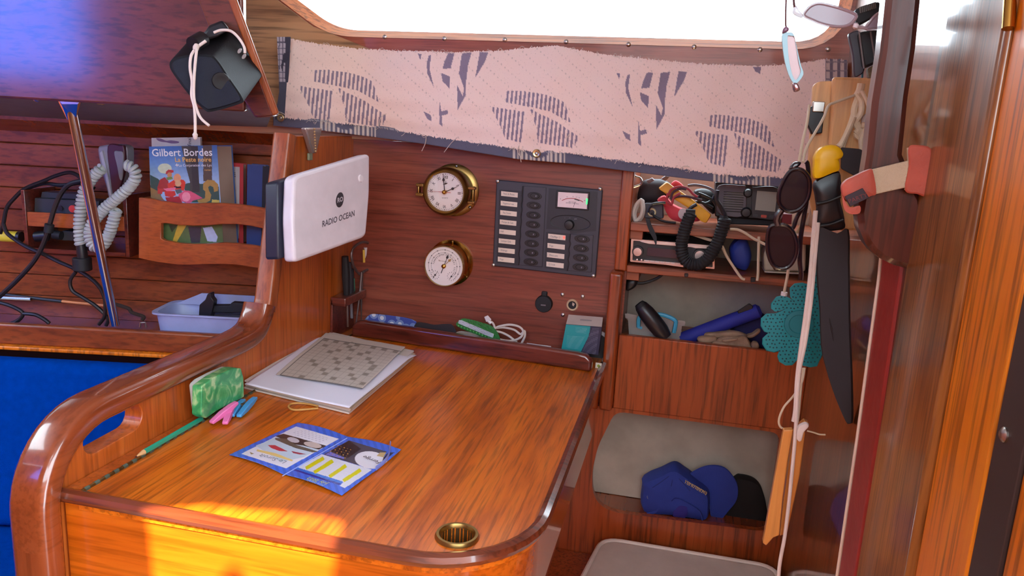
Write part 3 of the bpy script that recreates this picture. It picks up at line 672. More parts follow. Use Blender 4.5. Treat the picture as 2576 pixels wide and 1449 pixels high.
lh = B(); box(lh, c.x-0.062, c.x-0.046, c.y-0.036, c.y-0.022, c.z-0.012, c.z-0.006); box(lh, c.x-0.062, c.x-0.046, c.y-0.036, c.y-0.022, c.z+0.007, c.z+0.013); tube(lh, [(c.x-0.058,c.y-0.030,c.z-0.013), (c.x-0.058,c.y-0.030,c.z+0.013)], 0.0035, 10)
put('latch', lh, BRASSD, ck, bevel=0.001)
hh = B(); box(hh, c.x+0.046, c.x+0.060, c.y-0.034, c.y-0.026, c.z+0.008, c.z+0.013); box(hh, c.x+0.046, c.x+0.060, c.y-0.034, c.y-0.026, c.z-0.020, c.z-0.015); tube(hh, [(c.x+0.056,c.y-0.030,c.z-0.021), (c.x+0.056,c.y-0.030,c.z+0.014)], 0.003, 10)
put('hinge', hh, BRASSD, ck, bevel=0.0008)
for a in (8, 130, 250): screw('screw', rotpt(c, 0.050, math.radians(a), c.y-0.005), NY, 0.003, STEEL, ck)
put('crystal', lathe(B(), [(0.0382,0.0395), (0.025,0.0405), (0,0.0408)], c, NY, 40, close=False), glassy('dial_glass', refl=0.02), ck)
# --- barometer
br = thing('barometer', 'polished brass barometer with white dial and two small sub-dials below the clock', 'barometer')
c = Yp(1135,660, 0.0)
put('flange', lathe(B(), [(0.02,0), (0.0485,0), (0.0485,0.0035), (0.043,0.006), (0.039,0.010), (0.037,0.020), (0.0365,0.030)], c, NY, 56, close=False), BRASS, br)
put('rim', lathe(B(), [(0.0365,0.028), (0.0425,0.030), (0.0432,0.034), (0.0415,0.037), (0.0400,0.036)], c, NY, 56, close=False), pm('pale_brass', (206,180,130), 0.25, 0.9), br)
dl_ = put('dial', lathe(B(), [(0.041,0.031), (0.041,0.0335), (0,0.0335)], c, NY, 48), DIAL, br)
yd = c.y-0.0342
bt = B()
for R_, n_, big in ((0.0335,80,8), (0.0275,60,6)):
    for i in range(n_):
        a = math.radians(-140+280*i/(n_-1)); d = Vector((math.sin(a), 0, math.cos(a))); k = i % big == 0
        obox(bt, rotpt(c, R_, a, yd), d, (d.z,0,-d.x), NY, 0.0011 if k else 0.0007, 0.0007 if k else 0.0002, 0.0002)
put('scale', bt, INK, dl_, smooth=False)
def arctext(s, R_, a0, step, size, parent, mat=INK):
    for i, chh in enumerate(s):
        if chh == ' ': continue
        a = math.radians(a0+step*i); up_ = Vector((math.sin(a), 0, math.cos(a)))
        text(chh, size, rotpt(c, R_, a, yd), (up_.z,0,-up_.x), up_, mat, parent)
arctext('TEMPÊTE', 0.0225, -82, 9, 0.0046, dl_); arctext('VARIABLE', 0.0235, -22, 8, 0.0046, dl_); arctext('TRÈS SEC', 0.0225, 48, 9, 0.0046, dl_)
text('Baromètre', 0.0042, rotpt(c, 0.010, 0.0, yd)+UX*-0.003, (1,0,-0.06), UZ, pm('brown_ink', (120,88,60), 0.6), dl_)
for sx_, an in ((-0.0185,38), (0.0165,32)):
    o = Vector((c.x+sx_, yd, c.z-0.020)); sb2 = B()
    for i in range(12):
        a = math.radians(30*i); d = Vector((math.sin(a), 0, math.cos(a))); obox(sb2, o+d*0.0085, d, (d.z,0,-d.x), NY, 0.0009, 0.0003, 0.0002)
    g = put('sub_scale', sb2, INK, dl_, smooth=False); hand('sub_needle', o, math.radians(an), 0.0085, 0.006, 0.0005, yd-0.0004, INK, dl_)
    put('sub_hub', lathe(B(), [(0.0016,0), (0.0016,0.001), (0,0.0012)], o, NY, 12), INK, dl_)
hand('needle', c, math.radians(20), 0.0265, 0.016, 0.0007, yd-0.001, INK, br, 0.6)
hand('set_hand', c, math.radians(42), 0.026, 0.0, 0.0006, yd-0.0005, pm('gold_ink', (170,140,90), 0.4, 0.6), br, 0.5)
put('hub', lathe(B(), [(0.0045,0.0335), (0.0045,0.037), (0.002,0.0385), (0,0.0386)], c, NY, 18), BRASS, br)
screw('screw', rotpt(c, 0.0455, math.radians(125), c.y-0.006), NY, 0.0024, BRASSD, br); screw('screw', rotpt(c, 0.0455, math.radians(5), c.y-0.006), NY, 0.0024, BRASSD, br)
# --- switch panel
GP = pm('panel_grey', (58,56,66), 0.5); GP2 = pm('panel_grey_dark', (38,37,45), 0.5); LAB = pm('label_paper', (226,206,190), 0.7)
ep = thing('switch_panel', 'charcoal electrical switch panel with twelve rocker switches, paper labels and a battery meter', 'switch panel')
pf = ('Y', -0.012)
slab('frame', rnd([(1249,452),(1516,478),(1498,699),(1239,669)], 4, 3), ('Y',-0.010), 0.0098, GP, ep, bevel=0.002)
cL, cR = crop(1235,445,5.685), crop(1360,465,6.036)
slab('label_bay', cL([(120,180),(440,205),(425,700),(395,1270),(78,1230),(100,740)]), ('Y',-0.0112), 0.001, GP2, ep)
slab('switch_bay', cL([(470,130),(790,150),(735,1290),(400,1262),(430,700)]), ('Y',-0.0122), 0.002, GP, ep, bevel=0.0008)
slab('meter_bay', cR([(125,50),(865,100),(835,700),(450,740),(440,690),(85,670)]), ('Y',-0.0112), 0.001, GP2, ep)
slab('label_bay', cR([(85,715),(450,745),(400,1305),(60,1265)]), ('Y',-0.0112), 0.001, GP2, ep)
slab('switch_bay', cR([(455,745),(800,765),(770,1330),(405,1305)]), ('Y',-0.0122), 0.002, GP, ep, bevel=0.0008)
put('divider', tube(B(), catmull([Yp(u, v, -0.0122) for u, v in cL([(455,130),(445,250),(450,330),(430,400),(445,470),(425,560),(435,640),(415,760),(425,840),(405,930),(415,1010),(395,1100),(408,1180),(395,1262)])], 4), 0.0011, 6), BLACK, ep)
put('divider', tube(B(), catmull([Yp(u, v, -0.0122) for u, v in cR([(450,745),(440,850),(455,900),(425,980),(440,1050),(415,1130),(430,1200),(402,1305)])], 4), 0.0011, 6), BLACK, ep)
LT = ['Feux de Route','Hygieneur eau','Feu l\'avant','Pompe de Cale','VHF','Lecteur Grib','Eclairage','Frigo']
PEN = pm('pen_ink', (104,92,104), 0.7)
ly = [203,340,475,608,745,878,1010,1140]; lx = [147,140,133,127,119,112,105,99]; ex = [(625,273),(612,410),(606,548),(600,683),(590,820),(582,953),(575,1085),(568,1218)]
def switchpart(pe, rx, ry):
    s_ = slab('switch', pe(ell(0,0,rx,ry,24)), ('Y',-0.0128), 0.002, pm('switch_recess', (20,20,25), 0.4), ep, bevel=0.0005)
    slab('rocker', pe(ell(rx*0.02,0,rx*0.62,ry*0.72,18)), ('Y',-0.0150), 0.003, BLACK, s_, bevel=0.0008)
    slab('mark', pe([(rx*0.12,-ry*0.2),(rx*0.26,-ry*0.2),(rx*0.24,ry*0.2),(rx*0.10,ry*0.2)]), ('Y',-0.0153), 0.0002, pm('switch_mark', (130,126,140), 0.5), s_)
for i in range(8):
    l_ = slab('label', cL([(lx[i],ly[i]),(lx[i]+238,ly[i]+25),(lx[i]+234,ly[i]+93),(lx[i]-1,ly[i]+68)]), ('Y',-0.0118), 0.0006, LAB, ep)
    a_, b2_ = cL([(lx[i]+15,ly[i]+33),(lx[i]+25+len(LT[i])*14,ly[i]+36+len(LT[i])*1.4)]); textpx(LT[i], a_, b2_, ('Y',-0.0118), 6.5, PEN, l_, sx=0.75)
    switchpart(lambda P, e=ex[i]: cL([(e[0]+x, e[1]+y+0.1*x) for x, y in P]), 103, 54)
RT = ['Chauffage 12','Frigo','Pilote auto','12 V A.R']; rx_ = [(115,740),(105,882),(97,1024),(88,1165)]; rex = [(628,822),(615,966),(607,1109),(600,1253)]
for i in range(4):
    x, y = rx_[i]
    l_ = slab('label', cR([(x,y),(x+264,y+29),(x+260,y+104),(x-2,y+73)]), ('Y',-0.0118), 0.0006, LAB, ep)
    a_, b2_ = cR([(x+18,y+40),(x+30+len(RT[i])*14,y+42+len(RT[i])*1.5)]); textpx(RT[i], a_, b2_, ('Y',-0.0118), 6.5, PEN, l_, sx=0.75)
    if i == 0: slab('red_lamp', cR(ell(x+240,y+60,16,24,12)), ('Y',-0.0122), 0.0006, pm('red_led', (255,70,60), 0.4, emit=1.2), l_)
    switchpart(lambda P, e=rex[i]: cR([(e[0]+xx, e[1]+yy+0.1*xx) for xx, yy in P]), 118, 58)
mt = slab('meter', cR([(240,85),(745,115),(725,390),(225,352)]), ('Y',-0.0150), 0.004, BLACK, ep, bevel=0.001)
slab('meter_face', cR([(268,108),(718,135),(700,368),(255,332)]), ('Y',-0.0154), 0.0006, pm('meter_white', (228,206,206), 0.5), mt)
put('scale_arc', tube(B(), catmull([Yp(u, v, -0.0156) for u, v in cR([(325,238),(380,215),(440,205),(500,206),(550,218),(600,236),(645,262)])], 4), 0.0006, 5), REDI, mt)
put('green_zone', tube(B(), catmull([Yp(u, v, -0.0157) for u, v in cR([(515,218),(550,226),(590,240)])], 4), 0.0012, 5), pm('green_grey', (92,104,100), 0.5), mt)
put('meter_needle', tube(B(), [Yp(u, v, -0.0158) for u, v in cR([(498,340),(520,262)])], 0.0003, 5), INK, mt)
textpx('DC VOLTS', *cR([(430,258),(540,268)]), ('Y',-0.0154), 4, INK, mt); textpx('BATTERY CONDITION', *cR([(380,272),(585,292)]), ('Y',-0.0154), 3.2, INK, mt)
for s, q in (('8',(303,212)),('10',(400,182)),('12',(492,178)),('13',(543,186)),('14',(582,196)),('16',(668,238))): textpx(s, *cR([(q[0]-10,q[1]),(q[0]+10,q[1]+1)]), ('Y',-0.0154), 4, INK, mt)
slab('green_lamp', cR(rnd([(690,205),(718,208),(708,300),(688,296)], 8)), ('Y',-0.0160), 0.001, pm('green_led', (60,220,110), 0.4, emit=1.0), mt)
put('selector_ring', tube(B(), [Yp(u, v, -0.0118) for u, v in cR([(450+x, 577+y+0.07*x) for x, y in ell(0,0,300,112,40)])], 0.0006, 5, closed=True), BLACK, ep)
for s, q in (('1',(368,505)),('2',(445,502)),('OFF',(530,520))): textpx(s, *cR([(q[0]-10,q[1]),(q[0]+10,q[1]+1)]), ('Y',-0.0115), 4, pm('grey_print', (140,130,140), 0.6), ep)
put('selector_knob', lathe(B(), [(0.0098,0), (0.0098,0.006), (0.008,0.012), (0,0.013)], Yp(*cR([(440,602)])[0], -0.011), NY, 28), BLACK, ep)
for u, v in ((1252,456), (1510,475), (1241,667), (1493,694)): screw('screw', Yp(u, v, -0.010), NY, 0.0036, STEEL, ep)
# --- sockets and screws in the panel
sk = thing('socket_cover', 'round black rubber socket cap low on the instrument panel', 'socket')
c = Yp(1369,763, 0.0)
put('cap', lathe(B(), [(0.018,0), (0.018,0.006), (0.0165,0.009), (0,0.0095)], c, NY, 32), BLACKM, sk)
put('pull_tab', box(B(), c.x-0.006, c.x+0.006, c.y-0.007, c.y-0.001, c.z+0.014, c.z+0.026), BLACKM, sk, bevel=0.002)
put('grip', box(B(), c.x-0.005, c.x+0.005, c.y-0.0105, c.y-0.009, c.z-0.003, c.z-0.0005), pm('grip_grey', (120,112,118), 0.5), sk)
so_ = thing('open_socket', 'small open socket with pale worn rim right of the black socket cap', 'socket')
c = Yp(1440,767, 0.0)
put('collar', lathe(B(), [(0.0085,-0.0005), (0.0085,0.003), (0.0105,0.004), (0.0122,0.002), (0.0122,0)], c, NY, 28, close=False), pm('worn_rim', (206,176,140), 0.5), so_)
put('well', lathe(B(), [(0.0086,0.0008), (0,0.0008)], c, NY, 24, close=False), BLACKM, so_)
put('contact', prism(B(), [c+Vector((0,-0.002,0.006)), c+Vector((0.005,-0.002,0.003)), c+Vector((0.003,-0.002,-0.002)), c+Vector((0,-0.002,0.0))], (0,-0.001,0)), STEEL, so_)
for i, (u, v, lb) in enumerate(((1415,741,'small steel screw above and left of the open socket'), (1466,746,'small steel screw above and right of the open socket'), (1540,763,'pale screw at the right end of the instrument panel'), (1416,792,'dark screw head below the open socket'))):
    tag(screw('panel_screw', Yp(u, v, 0.0), NY, 0.004, STEEL, None), lb, 'screw', 'screws in the instrument panel')
# --- chart plotter with sun cover
dp = thing('chart_plotter', 'chart plotter under a white plastic sun cover reading RADIO OCEAN', 'plotter')
cn = [Ap(735,444,1.215), Ap(935,384,1.40), Ap(927,594,1.40), Ap(736,664,1.215)]
nn = (cn[1]-cn[0]).cross(cn[3]-cn[0]).normalized()
if nn.dot(Vector(CAM)-cn[0]) < 0: nn = -nn
ux_ = (cn[1]-cn[0]); uy_ = (cn[3]-cn[0])
def dpt(a, b_, h=0.0): return cn[0]*(1-a)*(1-b_)+cn[1]*a*(1-b_)+cn[2]*a*b_+cn[3]*(1-a)*b_ + nn*h
pv = [dpt(a, b_) for a, b_ in rnd([(0.02,0.0),(0.98,0.0),(1.0,0.5),(0.97,1.0),(0.02,1.0),(0.0,0.5)], 0.07, 5)]
put('sun_cover', prism(B(), pv, -nn*0.024), pm('cover_white', (216,208,216), 0.4, coat=0.2), dp, bevel=0.007, seg=4)
pk = [dpt(a, b_, -0.0245) for a, b_ in rnd([(-0.035,0.04),(0.9,0.04),(0.9,0.94),(-0.035,0.94)], 0.04, 3)]
put('housing', prism(B(), pk, -nn*0.028), pm('plotter_blue_black', (34,38,56), 0.45), dp, bevel=0.004)
put('mount', tube(B(), [dpt(0.3,0.5,-0.05), dpt(0.3,0.5,-0.10)], 0.018, 16), BLACK, dp)
put('button', lathe(B(), [(0.007,0), (0.006,0.0025), (0,0.003)], dpt(0.85,0.27), nn, 20), pm('cover_bump', (226,220,226), 0.35), dp)
ux_n, uy_n = ux_.normalized(), -(uy_ - ux_*(uy_.dot(ux_)/ux_.length_squared)).normalized()
if ux_n.cross(uy_n).dot(nn) < 0: uy_n = -uy_n
rot_ = lambda d: d
text('RADIO OCEAN', 0.0148, dpt(0.565,0.665,0.0006), dpt(0.6,0.66)-dpt(0.5,0.66), dpt(0.57,0.6)-dpt(0.57,0.7), pm('cover_print', (70,66,76), 0.6), dp, bold=0.0002, sx=0.92)
lgp = [dpt(a, b_, 0.0008) for a, b_ in ell(0.572,0.445,0.050,0.088,28)]
lgo = put('logo_disc', prism(B(), lgp, -nn*0.0006), pm('cover_print_dark', (56,52,60), 0.6), dp, smooth=False)
text('RO', 0.0115, dpt(0.572,0.445,0.0013), dpt(0.6,0.66)-dpt(0.5,0.66), dpt(0.57,0.6)-dpt(0.57,0.7), pm('cover_print_light', (196,190,198), 0.6), lgo, bold=0.0003)
# --- chrome bracket above the plotter
kb = thing('chrome_bracket', 'tapered chrome pole bracket hanging under the curtain above the plotter', 'bracket')
A_, B_, C_ = Xp(770,322,-0.672), Xp(812,322,-0.672), Xp(792,386,-0.672)
put('body', prism(B(), [A_, B_, C_+Vector((0,0.008,0)), C_-Vector((0,0.004,0))], (-0.012,0,0)), pm('satin_chrome', (190,178,170), 0.3, 0.8), kb, bevel=0.003)
bb = B()
for i in range(9): lathe(bb, [(0,-0.0022), (0.0016,-0.0015), (0.0022,0), (0.0016,0.0015), (0,0.0022)], Xp(791+i*0.4,325+i*7,-0.668), (0,0,1), 8)
put('bead_chain', bb, pm('bead_brass', (224,190,140), 0.3, 0.9), kb)
sq = put('small_tag', box(B(), -0.6885, -0.684, Xp(780,395,-0.686).y-0.007, Xp(780,395,-0.686).y+0.007, Xp(780,395,-0.686).z-0.006, Xp(780,395,-0.686).z+0.007), pm('tag_green', (140,140,112), 0.5), bevel=0.001); tag(sq, 'tiny square greenish tag stuck on the bulkhead above the plotter', 'tag')
# --- tool rack on the bulkhead
tr_ = thing('tool_rack', 'small wooden rack holding tools in the corner beside the instrument panel', 'rack')
ra, rb = Xp(858,762,-0.665), Xp(930,735,-0.665)
yA, yB = Xp(858,762,-0.665).y, min(-0.004, Xp(932,735,-0.665).y); zA = Xp(858,762,-0.665).z
put('bar', box(B(), -0.689, -0.655, yA, yB, zA-0.008, zA+0.010), W_FID, tr_, bevel=0.002)
put('back_plate', box(B(), -0.6895, -0.684, yA, yB, 0.722, zA+0.004), W_FID, tr_, bevel=0.001)
def tool(name, label, cat, P, parts):
    t_ = thing(name, label, cat, 'tools in the corner rack')
    for nm, pts, r_, mat in parts: rod(nm, [Xp(u, v, -0.668) for u, v in pts], r_, mat, t_, seg=10, sm=0 if len(pts) == 2 else 6)
    return t_
tool('screwdriver', 'fat black-handled screwdriver leftmost in the corner rack', 'screwdriver', None, [('handle', [(868,645),(870,690),(872,752)], [0.007,0.0085,0.0055], BLACKM), ('shaft', [(873,756),(875,822)], 0.0022, STEEL)])
tool('screwdriver', 'slim dark screwdriver with a grey shaft second from left in the corner rack', 'screwdriver', None, [('handle', [(879,660),(881,700),(882,755)], [0.004,0.006,0.004], pm('grip_dark', (40,38,46), 0.6)), ('shaft', [(883,757),(885,800)], 0.003, pm('shaft_grey', (110,104,112), 0.4))])
tool('screwdriver', 'green-banded screwdriver third from left in the corner rack', 'screwdriver', None, [('handle', [(887,676),(889,735)], 0.0026, BLACKM), ('band', [(889,700),(890,732)], 0.003, pm('green_band', (60,140,112), 0.5))])
sc_ = thing('scissors', 'old steel scissors with an open rounded handle loop in the corner rack', 'scissors', 'tools in the corner rack')
STL = pm('old_steel', (120,108,108), 0.45, 0.8)
put('handle_loop', tube(B(), catmull([Xp(u, v, -0.655) for u, v in [(904,690),(890,670),(884,640),(893,620),(915,609),(938,620),(944,645),(935,670),(914,684)]], 5), 0.0028, 8), STL, sc_)
put('blade', tube(B(), [Xp(910,684,-0.658), Xp(905,740,-0.662), Xp(896,812,-0.668)], [0.003,0.0028,0.0015], 8), STL, sc_)
put('blade', tube(B(), [Xp(911,684,-0.658), Xp(909,750,-0.662), Xp(909,806,-0.668)], [0.003,0.0024,0.0012], 8), STL, sc_)
pn = thing('pen', 'white pen with a yellow clip rightmost in the corner rack', 'pen', 'tools in the corner rack')
rod('barrel', [Xp(920,622,-0.66), Xp(921,735,-0.664)], 0.0044, WHITE, pn, sm=0); rod('clip', [Xp(915,628,-0.655), Xp(916,660,-0.655)], 0.0025, pm('clip_yellow', (222,180,70), 0.5), pn, sm=0)
mk = thing('marker', 'black marker beside the white pen in the corner rack', 'pen', 'tools in the corner rack'); rod('barrel', [Xp(911,672,-0.672), Xp(914,738,-0.672)], 0.0045, BLACK, mk, sm=0); rod('cap', [Xp(910,655,-0.672), Xp(911,672,-0.672)], 0.003, BLACKM, mk, sm=0)
for root, K in ((ck, 1.65), (br, 1.4)):      # both cases stand further off the panel
    for o in list(bpy.data.objects):
        if o.type == 'MESH' and (o.parent == root or (o.parent and o.parent.parent == root)): o.data.transform(Matrix.Diagonal((1, K, 1, 1)))
# ================================================================== SALOON SIDE
def loft(bm, rings, caps=True):
    R = [[bm.verts.new(p) for p in r] for r in rings]; n = len(R[0])
    for a, b_ in zip(R, R[1:]):
        for k in range(n): bm.faces.new((a[k], a[(k+1) % n], b_[(k+1) % n], b_[k]))
    if caps: bm.faces.new(R[0][::-1]); bm.faces.new(R[-1])
    return bm
c2, cT = crop(0,320,2.6833), crop(0,430,3.622)
# --- loudspeaker
sp = thing('loudspeaker', 'black box loudspeaker hanging tilted from the cabin side with a white cord', 'speaker')
cs = crop(420,40,5.573)
fr = cs(smooth2([(35,690),(90,600),(300,548),(590,545),(705,620),(880,880),(1065,1165),(1000,1240),(640,1340),(530,1320),(330,1130),(100,830)], 4))
bk_ = [(x+38, y-62) for x, y in fr]; cx_, cy_ = np.mean([p[0] for p in bk_]), np.mean([p[1] for p in bk_]); bk2 = [(cx_+(x-cx_)*0.96+12, cy_+(y-cy_)*0.96) for x, y in bk_]
put('cabinet', loft(B(), [[Ap(x, y, 1.235) for x, y in fr], [Ap(x+2, y-3, 1.242) for x, y in fr], [Ap(x, y, 1.33) for x, y in bk2]]), pm('speaker_black', (20,19,24), 0.6, bump=0.15, bscale=500, ior=1.3), sp)
gr_ = [(np.mean([p[0] for p in fr])+(x-np.mean([p[0] for p in fr]))*0.93, np.mean([p[1] for p in fr])+(y-np.mean([p[1] for p in fr]))*0.93) for x, y in fr]
put('grille', loft(B(), [[Ap(x, y, 1.2345) for x, y in gr_], [Ap(x, y, 1.2315) for x, y in [(540+(a-540)*0.97, 195+(b_-195)*0.97) for a, b_ in gr_]]]), pm('grille_blue_black', (18,24,40), 0.75, bump=0.5, bscale=1500), sp)
put('tweeter', lathe(B(), [(0.014,0), (0.013,0.003), (0.007,0.003), (0,0.001)], Ap(556,204,1.231), Vector(CAM)-Ap(556,204,1.231), 24), pm('tweeter_dark', (26,20,22), 0.5, ior=1.3), sp)
put('bracket', loft(B(), [pxs(cs([(480,290),(600,130),(780,60),(880,190),(700,300),(560,340)]), ('A',1.27)), pxs(cs([(500,280),(600,130),(780,60),(880,190),(700,290),(560,330)]), ('A',1.34))]), BLACK, sp, bevel=0.004)
put('clamp_knob', tube(B(), [Ap(486,112,1.25), Ap(510,98,1.27)], 0.013, 14), BLACK, sp)
put('badge', prism(B(), pxs(ell(602,128,4,7,12,0.5), ('A',1.27)), (0,0.002,0)), pm('badge_grey', (150,142,140), 0.4), sp); put('badge', prism(B(), pxs(ell(613,142,4,7,12,0.5), ('A',1.275)), (0,0.002,0)), MATS['badge_grey'], sp)
wc_ = thing('hanging_string', 'thin white cord knotted over the loudspeaker with two dangling ends', 'cord')
rod('strand', [Ap(u, v, 1.215) for u, v in [(493,121),(481,140),(478,170),(483,205),(482,240),(489,270),(491,310),(491,348)]], 0.0023, CORD, wc_)
rod('strand', [Ap(u, v, 1.212) for u, v in [(495,122),(491,160),(488,205),(488,245),(495,275),(506,298),(526,316)]], 0.0023, CORD, wc_)
rod('loop', [Ap(u, v, 1.225) for u, v in [(538,82),(556,76),(580,78),(600,95),(614,118),(616,134)]], 0.0022, CORD, wc_); rod('loop', [Ap(u, v, 1.222) for u, v in [(493,121),(505,112),(518,103)]], 0.0025, CORD, wc_)
put('knot', lathe(B(), [(0,-0.006), (0.0045,-0.003), (0.005,0.001), (0.003,0.006), (0,0.007)], Ap(493,120,1.214), (0.3,0,1), 10), CORD, wc_)
put('knot', lathe(B(), [(0,-0.007), (0.003,-0.004), (0.0042,0.002), (0.002,0.006), (0,0.007)], Ap(491,342,1.214), (0,0,1), 10), CORD, wc_)
# --- chrome pole
gp = thing('grab_pole', 'slanting chrome grab pole from the cabin side down to the saloon shelf', 'pole')
pt0, pt1 = Dp(178,262,1.42), Dp(289,816,1.568)
put('tube', tube(B(), [pt0, pt1], 0.0095, 20), CHROME, gp)
put('top_bracket', loft(B(), [pxs([(142,247),(206,249),(196,262),(155,262)], ('D',1.405)), pxs([(168,300),(192,300),(190,302),(170,302)], ('D',1.425))]), CHROME, gp, bevel=0.002)
tag(screw('deck_screw', Dp(91,249,1.41), (0.2,-0.9,-0.5), 0.006, STEEL, None), 'domed steel bolt under the cabin side left of the grab pole', 'screw')
tag(put('deck_plate', prism(B(), pxs([(235,254),(270,257),(258,264),(245,262)], ('D',1.41)), SF*0.004), BRASSD), 'small brass plate under the cabin side right of the grab pole', 'plate')
# --- book rack and books
rk = thing('book_rack', 'wooden book rack with wavy front board and long slot', 'rack')
ro = c2([(935,475),(1000,480),(1100,500),(1200,514),(1300,516),(1400,512),(1500,512),(1600,520),(1700,532),(1800,552),(1900,575),(1900,985),(1760,955),(1600,930),(1500,925),(1400,925),(1300,930),(1200,930),(1050,910),(935,885)])
rh = c2([(1087,650),(1120,648),(1200,660),(1300,666),(1400,664),(1500,655),(1600,655),(1700,668),(1800,690),(1860,705),(1860,830),(1780,812),(1700,797),(1600,785),(1500,780),(1400,788),(1300,790),(1200,782),(1110,765),(1087,750)])
W_RACK = wood('rack_teak', (136,58,18), (160,74,26), (174,90,40), 'X', rough=0.4, coat=0.3, scale=1.7, pores=0.25)
put('front_board', plate(B(), pxs(ro, ('D',1.60)), [pxs(rh, ('D',1.60))], SF*0.013), W_RACK, rk, bevel=0.0015)
zb_ = Dp(350,640,1.6).z-0.004; s0 = (np.array(Dp(351,560,1.6))-CAM).dot(SS)
put('end_board', prism(B(), [Sal(s0+0.001,1.6135,zb_), Sal(s0+0.001,1.6135,zb_+0.125), Sal(s0+0.001,1.752,zb_+0.125), Sal(s0+0.001,1.752,zb_)], SS*0.012), W_RACK, rk)
put('bottom_board', prism(B(), [Sal(s0+0.014,1.6135,zb_), Sal(s0+0.42,1.6135,zb_-0.012), Sal(s0+0.42,1.752,zb_-0.012), Sal(s0+0.014,1.752,zb_)], (0,0,0.010)), W_RACK, rk)
bkk = crop(370,335,7.43); cBB = c2
def book(name, label, poly, D, vec, cover, pages, grp='books in the slotted rack'):
    t_ = thing(name, label, 'book', grp)
    P = pxs(poly, ('D',D)); vec = Vector(vec)
    ctr = sum(P, Vector())/len(P)
    put('page_block', prism(B(), [p.lerp(ctr, 0.02)+vec*0.04 for p in P], vec*0.92), pages, t_, smooth=False)
    put('back_cover', prism(B(), [p+vec*0.97 for p in P], vec*0.03), cover, t_, smooth=False)
    return t_, P
PAGE = pm('page_edge', (138,116,104), 0.85, var=0.2, vscale=8)
nv = [(375,369),(546,365),(563,622),(384,624)]
bo, P = book('paperback', 'thick blue paperback reading Gilbert Bordes with painted couple on the cover', nv, 1.632, SF*0.034+SS*0.020, pm('cover_blue', (40,80,140), 0.5), PAGE)
def covercol(Pp, U, V):
    px = to_px(Pp); t = np.clip((px[:, 1]-365)/90.0, 0, 1)[:, None]
    c = (1-t)*np.array((52,98,160.))+t*np.array((150,180,214.))
    n_ = np.sin(px[:, 0]*0.31+px[:, 1]*0.17)*np.sin(px[:, 0]*0.13-px[:, 1]*0.4)
    L_ = [(bkk([(60,780),(200,850),(260,900),(260,1300),(60,1300)]), (56,82,84)), (bkk([(700,950),(780,930),(1060,950),(1340,1000),(1360,1300),(700,1300)]), (46,80,74)),
          (bkk([(640,240),(840,235),(900,560),(980,980),(1000,1120),(800,1100),(800,900),(740,680),(700,500)]), (64,66,62)), (bkk([(820,240),(950,240),(960,700),(980,1100),(850,1100),(830,700)]), (50,52,52)), (bkk([(1040,236),(1210,232),(1215,900),(1050,900),(1050,500)]), (82,72,62)),
          (bkk([(60,1010),(200,1080),(300,1230),(380,1310),(80,1310)]), (140,110,70)),
          (bkk(ell(330,660,130,95,20)), (196,204,170)), (bkk([(350,720),(400,680),(490,690),(500,730),(440,750),(350,770)]), (180,48,44)), (bkk(ell(420,780,45,50,14)), (190,130,80)), (bkk([(350,830),(470,810),(480,860),(380,880)]), (110,130,60)),
          (bkk([(240,870),(330,820),(400,900),(420,1060),(330,1100),(200,1100),(190,1020)]), (160,50,44)), (bkk([(380,950),(520,860),(680,870),(720,920),(690,1080),(560,1060),(400,1060)]), (204,62,44)),
          (bkk(ell(565,840,70,85,18)), (214,150,110)), (bkk(ell(580,940,60,60,14)), (206,160,120)), (bkk([(500,990),(640,1000),(640,1030),(520,1030)]), (50,34,36)),
          (bkk([(300,1040),(540,1010),(520,1060),(380,1090)]), (226,110,140)), (bkk([(200,1030),(300,1040),(280,1140),(200,1130)]), (190,60,50)), (bkk([(320,1080),(520,1080),(540,1160),(460,1200),(340,1180)]), (196,54,44)),
          (bkk([(580,1150),(700,1070),(800,1080),(900,1130),(1040,1215),(940,1240),(860,1260),(790,1320),(640,1270)]), (208,84,116)), (bkk(ell(730,1190,80,90,16)), (232,140,160)), (bkk([(340,1200),(600,1180),(660,1300),(380,1300)]), (168,44,48)),
          (bkk([(520,1060),(640,1040),(650,1110),(560,1140)]), (74,96,104)), (bkk([(940,1250),(1080,1220),(1090,1090),(1045,1050),(1050,930),(1130,872),(1250,880),(1330,960),(1325,1080),(1250,1100),(1240,1010),(1180,980),(1140,1010),(1160,1080),(1200,1150),(1180,1260),(1080,1310),(960,1300)]), (166,130,66)),
          (bkk([(1210,1240),(1350,1250),(1350,1310),(1210,1300)]), (206,176,86)),
          (c2([(1087,640),(1600,640),(1600,800),(1087,800)]), (84,104,62)), (c2([(1200,660),(1260,660),(1190,780),(1165,770)]), (196,160,60)), (c2([(1270,670),(1360,670),(1350,780),(1290,780)]), (56,52,60)), (c2([(1370,680),(1430,670),(1470,740),(1460,775),(1400,770)]), (176,186,214)), (c2([(1140,660),(1200,660),(1160,710)]), (52,60,46))]
    for poly, col in L_: c[inpoly(px, poly)] = col
    return np.clip(c*(1+0.02*n_[:, None]), 0, 255)
Pf = [p - Vector(SF)*0.0006 for p in P]
co_ = sheet('front_cover', bilin(*Pf), 190, 280, covercol, printed('print_gloss', 0.4, 0.3), bo)
PW, PO = pm('print_white', (228,228,226), 0.5), pm('print_orange', (226,176,92), 0.5)
textpx('Gilbert Bordes', *bkk([(115,372),(1195,362)]), ('D',1.631), 23.5, PW, co_, bold=0.0003, sx=0.98)
